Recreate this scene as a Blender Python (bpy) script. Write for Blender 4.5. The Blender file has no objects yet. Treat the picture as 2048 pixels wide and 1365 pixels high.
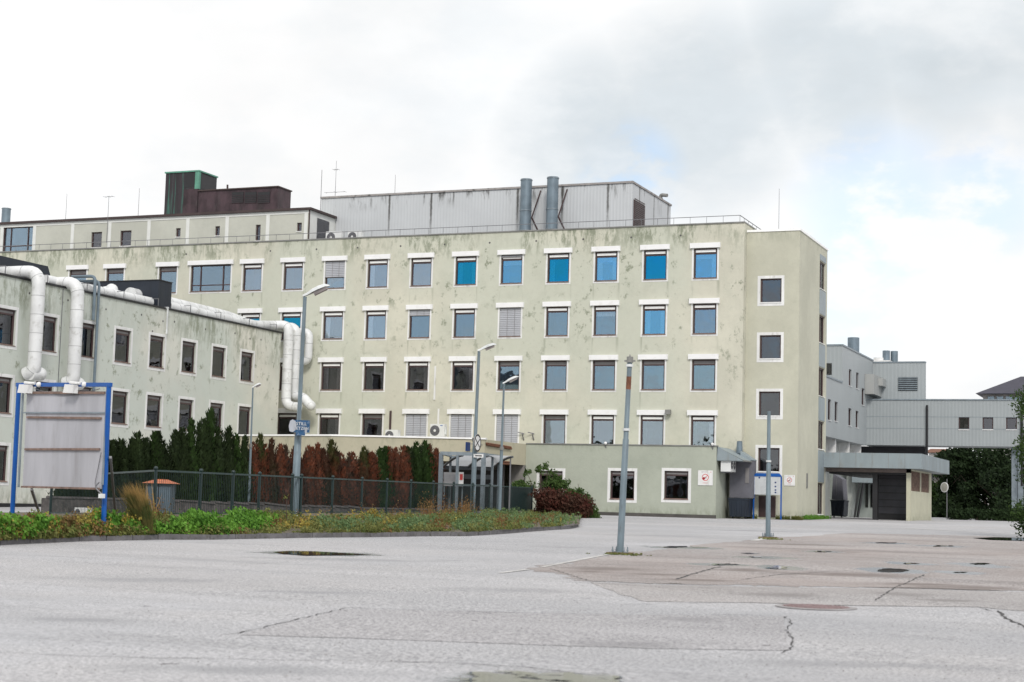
import bpy, bmesh, math, random
from mathutils import Vector, Matrix, noise as mnoise
random.seed(7)
S = bpy.context.scene
# ------------------------------------------------------------------ camera
EYE = 1.6
F, YAW, PIT, ROL = 3290.70, -0.3921, 0.0987, 0.0278
cy, sy = math.cos(YAW), math.sin(YAW)
FW = Vector((sy*math.cos(PIT), cy*math.cos(PIT), math.sin(PIT)))
r0 = Vector((cy, -sy, 0)); u0 = r0.cross(FW)
RT = r0*math.cos(ROL)+u0*math.sin(ROL); UP = -r0*math.sin(ROL)+u0*math.cos(ROL)
cam = bpy.data.objects.new('camera', bpy.data.cameras.new('camera'))
S.collection.objects.link(cam); S.camera = cam
cam.matrix_world = Matrix(((RT.x, UP.x, -FW.x, 0), (RT.y, UP.y, -FW.y, 0), (RT.z, UP.z, -FW.z, EYE), (0, 0, 0, 1)))
cam.data.sensor_width = 36; cam.data.lens = F*36/2048
cam.data.clip_start = .1; cam.data.clip_end = 3000
cam.data.dof.use_dof = True; cam.data.dof.focus_distance = 88; cam.data.dof.aperture_fstop = 2.8
S.view_settings.view_transform = 'Standard'; S.view_settings.look = 'None'
S.view_settings.gamma = 1; S.view_settings.exposure = 0.42

def ray(px, py): return FW + RT*((px-1024)/F) - UP*((py-682.5)/F)
def P(px, py, ax, v):
    "world point seen at a photo pixel on a plane X/Y/Z = v"
    d = ray(px, py); k = 'XYZ'.index(ax); o = (0, 0, EYE)[k]
    t = (v-o)/d[k]; return Vector((0, 0, EYE)) + d*t
def PD(px, py, dist): return Vector((0, 0, EYE)) + ray(px, py)*dist
def pxof(p):
    q = Vector(p)-Vector((0, 0, EYE)); d = q.dot(FW)
    return 1024+F*q.dot(RT)/d, 682.5-F*q.dot(UP)/d, d
BR = [(-900, 0), (0, 0), (88, 1.118), (102, 1.30), (112, 1.30), (165, 1.48), (900, 1.6)]
def gh(y):
    for (a, za), (b, zb) in zip(BR, BR[1:]):
        if y <= b: return za+(zb-za)*(y-a)/(b-a)
    return BR[-1][1]
def G(px, py, off=0.0):
    "photo pixel -> point on the ground"
    d = ray(px, py); lo, hi = 1.0, 400.0
    for _ in range(50):
        m = (lo+hi)/2; q = d*m
        if EYE+q.z > gh(q.y): lo = m
        else: hi = m
    q = d*lo; return Vector((q.x, q.y, gh(q.y)+off))

# ------------------------------------------------------------------ node helpers
def N(t, kind, **kw):
    n = t.nodes.new(kind)
    for k, v in kw.items():
        if k == 'inp':
            for kk, vv in v.items():
                if hasattr(vv, 'links') or hasattr(vv, 'is_linked'): t.links.new(vv, n.inputs[kk])
                else: n.inputs[kk].default_value = vv
        else: setattr(n, k, v)
    return n
def c4(c): return (c[0], c[1], c[2], 1)
def mth(t, op, a, b=None, c=None, clamp=False):
    n = N(t, 'ShaderNodeMath', operation=op, use_clamp=clamp)
    for i, v in enumerate((a, b, c)):
        if v is None: continue
        if hasattr(v, 'is_linked'): t.links.new(v, n.inputs[i])
        else: n.inputs[i].default_value = v
    return n.outputs[0]
def mrange(t, v, a, b, c=0, d=1, smooth=True):
    n = N(t, 'ShaderNodeMapRange', interpolation_type='SMOOTHSTEP' if smooth else 'LINEAR')
    t.links.new(v, n.inputs[0])
    for i, x in enumerate((a, b, c, d)): n.inputs[i+1].default_value = x
    return n.outputs[0]
def mixc(t, f, a, b, bt='MIX'):
    n = N(t, 'ShaderNodeMix', data_type='RGBA', blend_type=bt)
    for i, v in ((0, f), (6, a), (7, b)):
        if hasattr(v, 'is_linked'): t.links.new(v, n.inputs[i])
        else: n.inputs[i].default_value = v if i == 0 else c4(v)
    return n.outputs[2]
def nz(t, vec, scale, detail=4, rough=.55, sc=(1, 1, 1)):
    m = N(t, 'ShaderNodeMapping'); t.links.new(vec, m.inputs[0]); m.inputs['Scale'].default_value = sc
    n = N(t, 'ShaderNodeTexNoise'); t.links.new(m.outputs[0], n.inputs['Vector'])
    n.inputs['Scale'].default_value = scale; n.inputs['Detail'].default_value = detail; n.inputs['Roughness'].default_value = rough
    return n.outputs['Fac']

# ------------------------------------------------------------------ sky and sun
SUN_EL, SUN_AZ = math.radians(38), math.radians(152)     # azimuth from +Y clockwise: behind the camera, a little right
wd = bpy.data.worlds.new('World'); S.world = wd; wd.use_nodes = True
t = wd.node_tree; t.nodes.clear()
sk = N(t, 'ShaderNodeTexSky', sky_type='NISHITA', sun_disc=False, sun_elevation=SUN_EL, sun_rotation=SUN_AZ, dust_density=.6, ozone_density=2.5)
gm = N(t, 'ShaderNodeNewGeometry'); inc = N(t, 'ShaderNodeTexCoord').outputs['Generated']
vm = N(t, 'ShaderNodeVectorMath', operation='NORMALIZE'); t.links.new(inc, vm.inputs[0]); dr = vm.outputs[0]
def blob(d, a0, a1):
    d = Vector(d).normalized()
    n = N(t, 'ShaderNodeVectorMath', operation='DOT_PRODUCT'); t.links.new(dr, n.inputs[0]); n.inputs[1].default_value = d
    return mrange(t, n.outputs['Value'], math.cos(math.radians(a1)), math.cos(math.radians(a0)))
def addl(l):
    o = l[0]
    for x in l[1:]: o = mth(t, 'MAXIMUM', o, x)
    return o
n1 = nz(t, dr, 5.5, 6, .55, (1, 1, 2.2)); n2 = nz(t, dr, 2.2, 5, .6, (1, 1, 2.0)); n3 = nz(t, dr, 13, 5, .6, (1, 1, 1.7))
# grey undersides of the cloud deck
gray = addl([blob(ray(1180, 290), .8, 4.5), blob(ray(1400, 225), 1, 5), blob(ray(1650, 130), 1, 4.5), blob(ray(1900, 60), 1, 5), blob(ray(2150, 20), 1, 6),
             mth(t, 'MULTIPLY', blob(ray(900, 110), 0, 6), .35)])
gray = mth(t, 'MULTIPLY', gray, mrange(t, mth(t, 'ADD', mth(t, 'MULTIPLY', n1, .55), mth(t, 'MULTIPLY', n3, .45)), .36, .60, .45, 1.0))
# thin places where blue shows through
blue = addl([mth(t, 'MULTIPLY', blob(ray(1760, 420), .5, 3.6), .40), mth(t, 'MULTIPLY', blob(ray(1660, 620), .3, 3.0), .3), mth(t, 'MULTIPLY', blob(ray(1260, 345), .2, 2.2), .45), mth(t, 'MULTIPLY', blob(ray(1960, 400), .3, 2.6), .40)])
blue = mth(t, 'MULTIPLY', blue, mrange(t, n3, .42, .56, .12, 1))
back = addl([blob((-.27, -.96, .19), 2.0, 9.5), mth(t, 'MULTIPLY', blob((-.40, -.9, .12), 3, 16), .45), mth(t, 'MULTIPLY', blob((.5, -.5, .6), 5, 35), .8)])
back = mth(t, 'MULTIPLY', mth(t, 'MULTIPLY', back, mrange(t, n1, .30, .52, .35, 1)), mrange(t, nz(t, dr, 24, 5, .6, (1, 1, 1.6)), .40, .56, .45, 1))
openf = mth(t, 'MAXIMUM', blue, back, clamp=True)
whi = mrange(t, n2, .35, .65, .975, 1.10)
sepz = N(t, 'ShaderNodeSeparateXYZ'); t.links.new(dr, sepz.inputs[0])
ccol = mixc(t, gray, (1.0, 1.0, 1.0), (.655, .71, .75))
ccol = mixc(t, mrange(t, n3, .46, .68, 0, .5), ccol, mixc(t, .5, ccol, (.84, .89, .93)))
bgc = N(t, 'ShaderNodeBackground'); t.links.new(ccol, bgc.inputs[0]); t.links.new(mth(t, 'MULTIPLY', whi, .745), bgc.inputs[1])
bgs = N(t, 'ShaderNodeBackground'); t.links.new(sk.outputs[0], bgs.inputs[0]); bgs.inputs[1].default_value = .13
mx = N(t, 'ShaderNodeMixShader'); t.links.new(openf, mx.inputs[0]); t.links.new(bgc.outputs[0], mx.inputs[1]); t.links.new(bgs.outputs[0], mx.inputs[2])
wo = N(t, 'ShaderNodeOutputWorld'); t.links.new(mx.outputs[0], wo.inputs[0])
sl = bpy.data.lights.new('sun', 'SUN'); sl.energy = 1.5; sl.angle = math.radians(14); sl.color = (1, .95, .88)
so = bpy.data.objects.new('sun', sl); S.collection.objects.link(so)
sd = Vector((math.sin(SUN_AZ)*math.cos(SUN_EL), math.cos(SUN_AZ)*math.cos(SUN_EL), math.sin(SUN_EL)))
so.rotation_euler = sd.to_track_quat('Z', 'Y').to_euler()

# ------------------------------------------------------------------ materials
def newmat(name):
    m = bpy.data.materials.new(name); m.use_nodes = True; t = m.node_tree; t.nodes.clear()
    b = N(t, 'ShaderNodeBsdfPrincipled'); o = N(t, 'ShaderNodeOutputMaterial'); t.links.new(b.outputs[0], o.inputs[0])
    return m, t, b, o
def bump(t, b, h, strength, dist=.02):
    n = N(t, 'ShaderNodeBump'); t.links.new(h, n.inputs['Height']); n.inputs['Strength'].default_value = strength; n.inputs['Distance'].default_value = dist
    t.links.new(n.outputs[0], b.inputs['Normal'])
def pm(name, col, rough=.6, metal=0, var=.18, scale=1.5, sc=(1, 1, 1), bmp=0, bs=20, dirt=None, dirtf=.5, spec=.5):
    m, t, b, o = newmat(name)
    pos = N(t, 'ShaderNodeNewGeometry').outputs['Position']
    n = nz(t, pos, scale, 5, .6, sc)
    c = mixc(t, mrange(t, n, .3, .7), [x*(1-var) for x in col], [min(1, x*(1+var)) for x in col])
    if dirt: c = mixc(t, mrange(t, nz(t, pos, scale*2.3, 6, .65, sc), .52, .72, 0, dirtf), c, dirt)
    t.links.new(c, b.inputs['Base Color']); b.inputs['Roughness'].default_value = rough; b.inputs['Metallic'].default_value = metal
    b.inputs['Specular IOR Level'].default_value = spec
    if bmp: bump(t, b, nz(t, pos, bs, 4), bmp)
    return m
def plaster(name, col, ztop=17.9, band=1.7, stain=.75, patch=None, scabs=.4, grid=None):
    m, t, b, o = newmat(name)
    pos = N(t, 'ShaderNodeNewGeometry').outputs['Position']
    sp = N(t, 'ShaderNodeSeparateXYZ'); t.links.new(pos, sp.inputs[0]); z = sp.outputs[2]
    c = mixc(t, mrange(t, nz(t, pos, .35, 5, .6), .35, .65), [x*.93 for x in col], [x*1.05 for x in col])
    if patch: c = mixc(t, mrange(t, nz(t, pos, .11, 4, .5), .42, .6, 0, .9), c, patch)
    c = mixc(t, mrange(t, nz(t, pos, 3, 4, .7), .4, .75, 0, .25), c, [x*.8 for x in col])
    # mould: tall streaks hanging from the top edge, thinning downwards, and loose worn scabs between the windows
    st = nz(t, pos, 1.0, 7, .68, (1.1, 1.1, .34)); fine = nz(t, pos, 2.6, 6, .72, (1.6, 1.6, .55))
    hm = mrange(t, z, ztop-band*1.15, ztop-band*.25); hm2 = mrange(t, z, ztop-13, ztop-3, .14*scabs, .62*scabs)
    f1 = mth(t, 'MULTIPLY', mrange(t, nz(t, pos, .42, 3, .5, (1, 1, .2)), .40, .56, .15, 1), mth(t, 'MULTIPLY', mrange(t, mth(t, 'ADD', mth(t, 'MULTIPLY', st, .45), mth(t, 'MULTIPLY', fine, .55)), .45, .57), hm))
    scab = mth(t, 'MULTIPLY', mrange(t, nz(t, pos, 1.9, 8, .75, (1, 1, .8)), .55, .63), mrange(t, nz(t, pos, .30, 3, .5), .42, .58))
    mot = mth(t, 'MULTIPLY', mrange(t, nz(t, pos, .75, 7, .7, (1, 1, .8)), .48, .70), .22*min(1, scabs+.2)); c = mixc(t, mot, c, [col[0]*.62, col[1]*.68, col[2]*.66])
    f2 = mth(t, 'MULTIPLY', scab, mth(t, 'MULTIPLY', hm2, 1.7, clamp=True))
    if grid:
        gx = mth(t, 'FRACT', mth(t, 'DIVIDE', mth(t, 'SUBTRACT', sp.outputs[0], grid[0]-40*grid[1]), grid[1]))
        gz = mth(t, 'FRACT', mth(t, 'DIVIDE', mth(t, 'SUBTRACT', grid[3]+grid[4]*9, z), grid[4]))
        wf = grid[2]/grid[1]
        e1 = mrange(t, mth(t, 'ABSOLUTE', mth(t, 'SUBTRACT', gx, wf+.03)), .05, .0); e2 = mrange(t, mth(t, 'ABSOLUTE', mth(t, 'SUBTRACT', gx, .985)), .05, .0)
        dz_ = mth(t, 'MULTIPLY', mrange(t, gz, .50, .04), mrange(t, gz, .02, .05))
        dn = mrange(t, nz(t, pos, 1.7, 5, .6, (1.6, 1.6, .12)), .46, .62)
        f2 = mth(t, 'MAXIMUM', f2, mth(t, 'MULTIPLY', mth(t, 'MULTIPLY', mth(t, 'MAXIMUM', e1, e2), dz_), mth(t, 'MULTIPLY', dn, .55)))
    f = mth(t, 'MULTIPLY', mth(t, 'MAXIMUM', f1, f2, clamp=True), stain)
    c = mixc(t, f, c, (.225, .245, .18))
    base = mth(t, 'MULTIPLY', mrange(t, z, 1.9, 1.1), mrange(t, fine, .40, .60)); c = mixc(t, mth(t, 'MULTIPLY', base, .55), c, (.17, .19, .13))
    t.links.new(c, b.inputs['Base Color']); b.inputs['Roughness'].default_value = .9; b.inputs['Specular IOR Level'].default_value = .2
    bump(t, b, nz(t, pos, 9, 6, .7), .35, .03)
    return m
def cladding(name, col, ax=0, pitch=.22, ztop=21.7, streak=.8, jcol=(.16, .15, .14), joint=0, ribd=.84):
    m, t, b, o = newmat(name)
    pos = N(t, 'ShaderNodeNewGeometry').outputs['Position']
    sp = N(t, 'ShaderNodeSeparateXYZ'); t.links.new(pos, sp.inputs[0]); x = mth(t, 'ADD', sp.outputs[0], sp.outputs[1]); z = sp.outputs[2]
    rib = mth(t, 'ABSOLUTE', mth(t, 'SUBTRACT', mth(t, 'FRACT', mth(t, 'MULTIPLY', x, 1/pitch)), .5))
    c = mixc(t, mrange(t, rib, .30, .48), col, [v*ribd for v in col])
    c = mixc(t, mrange(t, nz(t, pos, .5, 4), .35, .65, 0, .5), c, [v*.88 for v in col])
    if joint:
        jf = mth(t, 'ABSOLUTE', mth(t, 'SUBTRACT', mth(t, 'FRACT', mth(t, 'MULTIPLY', x, 1/joint)), .5))
        jm = mth(t, 'MULTIPLY', mrange(t, mth(t, 'ADD', jf, mth(t, 'MULTIPLY', mth(t, 'SUBTRACT', nz(t, pos, 2.5, 4), .5), .05)), .040, .006), mth(t, 'MULTIPLY', mrange(t, nz(t, pos, .22, 3, .5, (1, 1, 0)), .38, .54), mrange(t, mth(t, 'ADD', z, mth(t, 'MULTIPLY', nz(t, pos, 3, 3), 1.5)), ztop-2.6, ztop-.2)))
        c = mixc(t, mth(t, 'MULTIPLY', jm, streak), c, jcol)
    sf = mth(t, 'MULTIPLY', mrange(t, nz(t, pos, 1.6, 6, .65, (1.5, 1.5, .25)), .53, .68), mrange(t, z, ztop-1.3, ztop))
    c = mixc(t, mth(t, 'MULTIPLY', sf, streak), c, jcol)
    t.links.new(c, b.inputs['Base Color']); b.inputs['Roughness'].default_value = .5
    bump(t, b, rib, .5, .04)
    return m
def glass(name, tint, refl, trans=(.55, .62, .66)):
    m = bpy.data.materials.new(name); m.use_nodes = True; t = m.node_tree; t.nodes.clear()
    g = N(t, 'ShaderNodeBsdfGlossy'); g.inputs[0].default_value = c4(tint); g.inputs[1].default_value = .015
    tr = N(t, 'ShaderNodeBsdfTransparent'); tr.inputs[0].default_value = c4(trans)
    fr = N(t, 'ShaderNodeFresnel'); fr.inputs[0].default_value = 1.5
    pos = N(t, 'ShaderNodeNewGeometry').outputs['Position']
    bn = N(t, 'ShaderNodeBump'); t.links.new(nz(t, pos, .8, 2), bn.inputs['Height']); bn.inputs['Strength'].default_value = .16; bn.inputs['Distance'].default_value = .05
    t.links.new(bn.outputs[0], g.inputs['Normal'])
    f = mth(t, 'ADD', fr.outputs[0], refl, clamp=True)
    mx = N(t, 'ShaderNodeMixShader'); t.links.new(f, mx.inputs[0]); t.links.new(tr.outputs[0], mx.inputs[1]); t.links.new(g.outputs[0], mx.inputs[2])
    o = N(t, 'ShaderNodeOutputMaterial'); t.links.new(mx.outputs[0], o.inputs[0]); return m
def foliage(name, cols, scale=2.0, top=None, zr=(0, 1)):
    "cols: colours mixed by clumps; top: colour taking over towards the top (object space)"
    m, t, b, o = newmat(name)
    tc = N(t, 'ShaderNodeTexCoord').outputs['Object']; oi = N(t, 'ShaderNodeObjectInfo').outputs['Random']
    gp = N(t, 'ShaderNodeNewGeometry').outputs['Position']
    rnd = N(t, 'ShaderNodeNewGeometry').outputs['Random Per Island']
    c = mixc(t, mrange(t, nz(t, gp, scale, 4, .6), .38, .62), cols[0], cols[1])
    if top:
        sp = N(t, 'ShaderNodeSeparateXYZ'); t.links.new(tc, sp.inputs[0])
        h = mth(t, 'ADD', sp.outputs[2], mth(t, 'MULTIPLY', mth(t, 'SUBTRACT', nz(t, gp, 1.5, 3), .5), 1.6))
        c = mixc(t, mrange(t, h, zr[0], zr[1]), c, top)
    c = mixc(t, mrange(t, rnd, 0, 1, 0, .55, False), c, [x*1.9 for x in cols[-1]])
    c = mixc(t, mth(t, 'MULTIPLY', oi, .35), c, [x*.5 for x in cols[0]])
    t.links.new(c, b.inputs['Base Color']); b.inputs['Roughness'].default_value = .75; b.inputs['Specular IOR Level'].default_value = .2
    tl = N(t, 'ShaderNodeBsdfTranslucent'); t.links.new(c, tl.inputs[0])
    mx = N(t, 'ShaderNodeMixShader'); mx.inputs[0].default_value = .2; t.links.new(b.outputs[0], mx.inputs[1]); t.links.new(tl.outputs[0], mx.inputs[2]); t.links.new(mx.outputs[0], o.inputs[0])
    return m
HALO = [(1783, 1142, 58, 6.5), (1820, 1128, 42, 3.4), (1920, 1146, 48, 3.6), (1955, 1131, 46, 5), (1560, 1136, 48, 5.5), (1442, 1130, 62, 3), (1370, 1096, 78, 3), (1530, 1116, 62, 3), (1645, 1104, 36, 2), (1885, 1093, 42, 1.8), (1775, 1087, 42, 1.8), (640, 1108, 130, 4.5), (1070, 1362, 210, 22)]
DARK = [(1225, 1139, 110, 5), (1500, 1141, 90, 4), (1650, 1104, 80, 2.4), (1400, 1161, 110, 3), (1850, 1170, 140, 4), (1180, 1144, 60, 3), (900, 1121, 55, 1.8), (1900, 1202, 80, 4), (1330, 1072, 110, 2), (1500, 1062, 120, 2), (1560, 1190, 110, 6), (1800, 1190, 70, 7), (1000, 1180, 200, 7), (300, 1160, 260, 8), (700, 1120, 260, 4), (1250, 1290, 160, 10), (500, 1340, 420, 14), (150, 1240, 200, 7), (1700, 1330, 380, 10), (1380, 1240, 110, 7), (620, 1185, 160, 4), (1120, 1095, 80, 2), (1700, 1150, 180, 5), (1930, 1176, 130, 6), (1320, 1150, 90, 3), (1600, 1090, 110, 2)]
def ellipses(t, pos, L, soft):
    Rh = Vector((RT.x, RT.y, 0)).normalized(); Fh = Vector((-Rh.y, Rh.x, 0))
    d1 = N(t, 'ShaderNodeVectorMath', operation='DOT_PRODUCT'); t.links.new(pos, d1.inputs[0]); d1.inputs[1].default_value = Rh
    d2 = N(t, 'ShaderNodeVectorMath', operation='DOT_PRODUCT'); t.links.new(pos, d2.inputs[0]); d2.inputs[1].default_value = Fh
    cx = N(t, 'ShaderNodeCombineXYZ'); t.links.new(d1.outputs['Value'], cx.inputs[0]); t.links.new(d2.outputs['Value'], cx.inputs[1])
    out = None; wob = mth(t, 'MULTIPLY', mth(t, 'SUBTRACT', nz(t, pos, 1.6, 6, .7), .5), 1.5)
    for (x, y, rx, ry) in L:
        c, e, f = G(x, y), G(x+rx, y), G(x, y-ry); a = (e-c).length; b = abs((f-c).dot(Fh))
        m = N(t, 'ShaderNodeVectorMath', operation='MULTIPLY_ADD'); t.links.new(cx.outputs[0], m.inputs[0]); m.inputs[1].default_value = (1/a, 1/b, 0); m.inputs[2].default_value = (-c.dot(Rh)/a, -c.dot(Fh)/b, 0)
        l = N(t, 'ShaderNodeVectorMath', operation='LENGTH'); t.links.new(m.outputs[0], l.inputs[0])
        out = l.outputs['Value'] if out is None else mth(t, 'MINIMUM', out, l.outputs['Value'])
    return mrange(t, mth(t, 'ADD', out, wob), 1.0, 1.0-soft)
def asphalt(name, col, pink=None, pf=.5, dark=.25):
    m, t, b, o = newmat(name)
    pos = N(t, 'ShaderNodeNewGeometry').outputs['Position']
    c = mixc(t, mrange(t, nz(t, pos, .22, 6, .6, (.6, 1, 1)), .35, .65), [x*.84 for x in col], [x*1.10 for x in col])
    c = mixc(t, mrange(t, nz(t, pos, .07, 5, .62, (.35, 1.3, 1)), .42, .58, 0, .8), c, [x*.76 for x in col])
    if pink: c = mixc(t, mrange(t, nz(t, pos, .11, 5, .6, (.7, 1, 1)), .42, .62, 0, pf), c, pink)
    c = mixc(t, mrange(t, nz(t, pos, 1.3, 8, .75, (.5, 1, 1)), .48, .70, 0, dark), c, [x*.60 for x in col])
    c = mixc(t, mrange(t, nz(t, pos, .38, 8, .78, (.22, 1.3, 1)), .54, .62, 0, dark*1.3), c, [x*.62 for x in col])
    c = mixc(t, mrange(t, nz(t, pos, .30, 8, .75, (.18, 1.2, 1)), .55, .66, 0, .35), c, [min(1, x*1.25) for x in col])
    sp = nz(t, pos, 26, 4, .8); sp2 = nz(t, pos, 7, 5, .8)
    amp = mrange(t, nz(t, pos, .16, 4, .6), .35, .62, .45, 1.0)
    c0 = c; c = mixc(t, mrange(t, sp, .36, .64), mixc(t, .52, c, (.05, .05, .055)), mixc(t, .40, c, (.9, .88, .88)))
    c = mixc(t, amp, c0, c); c = mixc(t, mrange(t, sp2, .52, .70, 0, .30), c, [x*.55 for x in col])
    c = mixc(t, mrange(t, nz(t, pos, 3.1, 3, .5), .735, .76, 0, .8), c, (.08, .075, .075))
    dk = ellipses(t, pos, DARK, .9); c = mixc(t, mth(t, 'MULTIPLY', dk, min(1, .35+dark*.6), clamp=True), c, [x*.60 for x in col])
    wt = ellipses(t, pos, HALO, .25); c = mixc(t, mth(t, 'MULTIPLY', wt, .85), c, (.13, .14, .15))
    t.links.new(c, b.inputs['Base Color']); t.links.new(mrange(t, wt, 0, 1, .88, .24), b.inputs['Roughness']); t.links.new(mrange(t, wt, 0, 1, .25, .6), b.inputs['Specular IOR Level'])
    bump(t, b, mth(t, 'MULTIPLY', sp, mrange(t, wt, 0, 1, 1, .1)), .6, .012)
    return m
M = {}
M['cream'] = plaster('cream plaster', (.575, .562, .470), patch=(.520, .535, .452), stain=.9, scabs=1.0, grid=(-50.24, 3.001, 1.39, 16.5-1.77, 3.2))
M['tower'] = plaster('tower plaster', (.505, .500, .408), ztop=17.5, band=.8, stain=.30, scabs=.3)
M['wing'] = plaster('wing plaster', (.66, .645, .575), ztop=11.6, band=2.3, stain=.80, patch=(.53, .57, .52), scabs=1.0)
M['annex'] = plaster('annex plaster', (.385, .41, .345), ztop=5.2, band=.6, stain=.4)
M['porch'] = plaster('porch plaster', (.46, .43, .325), ztop=5.3, band=.9, stain=.5)
M['attic'] = plaster('attic plaster', (.50, .505, .445), ztop=20.5, band=.5, stain=.12)
M['garage'] = plaster('garage plaster', (.50, .49, .38), ztop=4.5, band=.5, stain=.3)
M['room'] = pm('dim room', (.10, .095, .095), .9)
M['white'] = pm('white paint', (.72, .72, .71), .55, var=.08, scale=1.3, sc=(1.5, 1.5, .4), dirt=(.36, .35, .31), dirtf=.5)
M['pilasterdim'] = pm('shaded white pillar', (.34, .36, .34), .8)  # darker copy of the pilaster white, courtyard shade put into the colour
M['shutter'] = pm('white shutter box', (.80, .80, .80), .5, var=.03, dirt=(.60, .59, .55), dirtf=.3)
M['pilaster'] = pm('white pilaster paint', (.68, .69, .66), .7, var=.05)
M['brown'] = pm('brown window frame', (.060, .034, .034), .5, var=.2)
M['vent'] = pm('vent strip', (.88, .88, .87), .5, var=.05)
M['grayvent'] = pm('grey vent strip', (.20, .19, .19), .5, var=.1)
M['blind'] = pm('grey external blind', (.40, .41, .44), .45, var=.06)
M['curtain'] = pm('pale curtain', (.90, .93, .92), .9, var=.1, scale=8, sc=(3, 3, .2))
M['glass'] = glass('window glass', (.46, .60, .71), .27, (.95, .97, 1))  # blue, lilac and cloud tints below imitate the sky each pane mirrors
M['glasslilacsky'] = glass('glass tinted as lilac sky', (.60, .71, .80), .30, (.95, .97, 1))
M['glasscloud'] = glass('glass tinted as mirrored cloud', (.62, .72, .80), .28, (.95, .97, 1))
M['glassmid'] = glass('glass tinted as pale blue sky', (.26, .58, .84), .36, (.85, .95, 1))
M['glassbluesky'] = glass('glass tinted as clear blue sky', (.03, .39, .61), .40, (.6, .9, 1))
M['glassdark'] = glass('dim window glass', (.55, .57, .62), .13, (.62, .60, .60))
M['clad'] = cladding('ribbed grey cladding', (.53, .55, .565), joint=3.05, ribd=.90, jcol=(.07, .068, .062), streak=.95)
M['clad2'] = cladding('pale grey cladding', (.345, .375, .385), pitch=.30, ztop=60, streak=0, ribd=.94)
M['cladlight'] = cladding('smooth pale panel', (.36, .37, .36), pitch=1.2, ztop=60, streak=0)
M['fascia'] = pm('fascia panel', (.245, .29, .31), .5, var=.08, scale=.8, dirt=(.2, .2, .18), dirtf=.5, sc=(1.5, 1.5, .4))
M['darkclad'] = cladding('dark seamed metal', (.012, .018, .030), pitch=.75, ztop=60, streak=0)
M['copper'] = pm('browned copper', (.050, .030, .036), .55, .3, var=.5, scale=1.2, sc=(1, 1, .5), dirt=(.07, .06, .06), dirtf=.5)
M['verdigris'] = pm('green copper', (.026, .020, .024), .6, .1, var=.5, scale=.9, sc=(2.2, 2.2, .10), dirt=(.045, .17, .13), dirtf=.95)
M['cornice'] = pm('dark cornice', (.05, .032, .030), .6)
M['coping'] = pm('grey coping', (.20, .20, .19), .5)
M['duct'] = pm('white duct', (.68, .69, .69), .42, .0, var=.10, scale=1.1, dirt=(.34, .34, .31), dirtf=.6, bmp=.25, bs=2.5)
M['ductseam'] = pm('duct seam', (.34, .35, .35), .5)
M['steel'] = pm('galvanised steel', (.23, .27, .30), .45, .35, var=.15, scale=3)
M['flue'] = pm('grey blue flue', (.155, .20, .235), .45, .3, var=.15, scale=1.5)
M['pole'] = pm('pale blue grey pole', (.165, .215, .245), .5, .2, var=.15, scale=4, sc=(1, 1, .3), dirt=(.11, .12, .13), dirtf=.5)
M['rust'] = pm('rust', (.16, .065, .035), .8, var=.3, scale=8)
M['thin'] = pm('thin dark metal', (.16, .16, .17), .5)
M['blue'] = pm('blue paint', (.0, .075, .32), .35, var=.1)
M['bluedk'] = pm('dark blue sign paint', (.003, .03, .14), .4)
M['board'] = pm('weathered board', (.40, .40, .43), .55, var=.12, scale=.9, sc=(1.5, 1.5, .3), dirt=(.27, .26, .27), dirtf=.6)
M['wood'] = pm('weathered batten', (.20, .135, .11), .8, var=.3, scale=6)
M['fence'] = pm('green fence paint', (.005, .020, .020), .4, var=.15)
M['fencerail'] = pm('fence rail', (.014, .042, .042), .4, var=.15)
M['wallstone'] = pm('old stone wall', (.085, .078, .076), .95, var=.4, scale=2.5, dirt=(.19, .17, .15), dirtf=.6, bmp=.8, bs=5)
M['kerb'] = pm('kerb stone', (.13, .125, .13), .9, var=.25, scale=3, dirt=(.06, .058, .040), dirtf=.8, bmp=.4)
M['moss'] = pm('moss', (.10, .10, .012), .95, var=.4, scale=3, dirt=(.06, .035, .012), dirtf=.9, bmp=.8)
M['soil'] = pm('soil', (.11, .09, .065), .95, var=.35, scale=2.5, dirt=(.10, .11, .04), dirtf=.7, bmp=.8, bs=8)
M['orange'] = pm('orange roof sheet', (.42, .12, .045), .6, var=.25, scale=5)
M['cabinet'] = pm('grey cabinet', (.085, .12, .15), .5)
M['lid'] = pm('lamp housing', (.60, .62, .62), .4)
M['lens'] = pm('lamp lens', (.32, .29, .29), .15)
M['acbody'] = pm('ac casing', (.66, .67, .66), .45, var=.05)
M['black'] = pm('black', (.012, .012, .014), .5)
M['darkgray'] = pm('dark grey door', (.030, .030, .036), .5)
M['doorpanel'] = pm('roller door panel', (.045, .045, .055), .45)
M['red'] = pm('red print', (.55, .05, .05), .5)
M['darkred'] = pm('dark ember red', (.28, .01, .02), .5)
M['print'] = pm('grey print', (.22, .22, .24), .6)
M['dump'] = pm('dumpster blue', (.010, .017, .030), .5)
M['chute'] = pm('shaded chute metal', (.125, .125, .145), .85, var=.12, scale=1.5)  # grey lowered so the colour includes the shade of canopy and passage
M['roof'] = pm('roof felt', (.10, .10, .10), .9)
M['slate'] = pm('dark slate roof', (.028, .026, .045), .6)
M['asphalt'] = asphalt('worn asphalt', (.428, .430, .448), pink=(.440, .418, .410), pf=.5, dark=.36)
M['asphaltpink'] = asphalt('old reddish asphalt', (.325, .278, .258), dark=1.0)
M['asphaltbrown'] = asphalt('patched asphalt', (.350, .325, .315), dark=.6)
M['asphaltrepair'] = asphalt('repair asphalt', (.375, .366, .378), dark=.4)
M['crack'] = pm('crack', (.060, .058, .058), .95)
M['paint'] = pm('worn road paint', (.52, .51, .49), .8, var=.2, scale=3, dirt=(.36, .35, .35), dirtf=.9)
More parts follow.
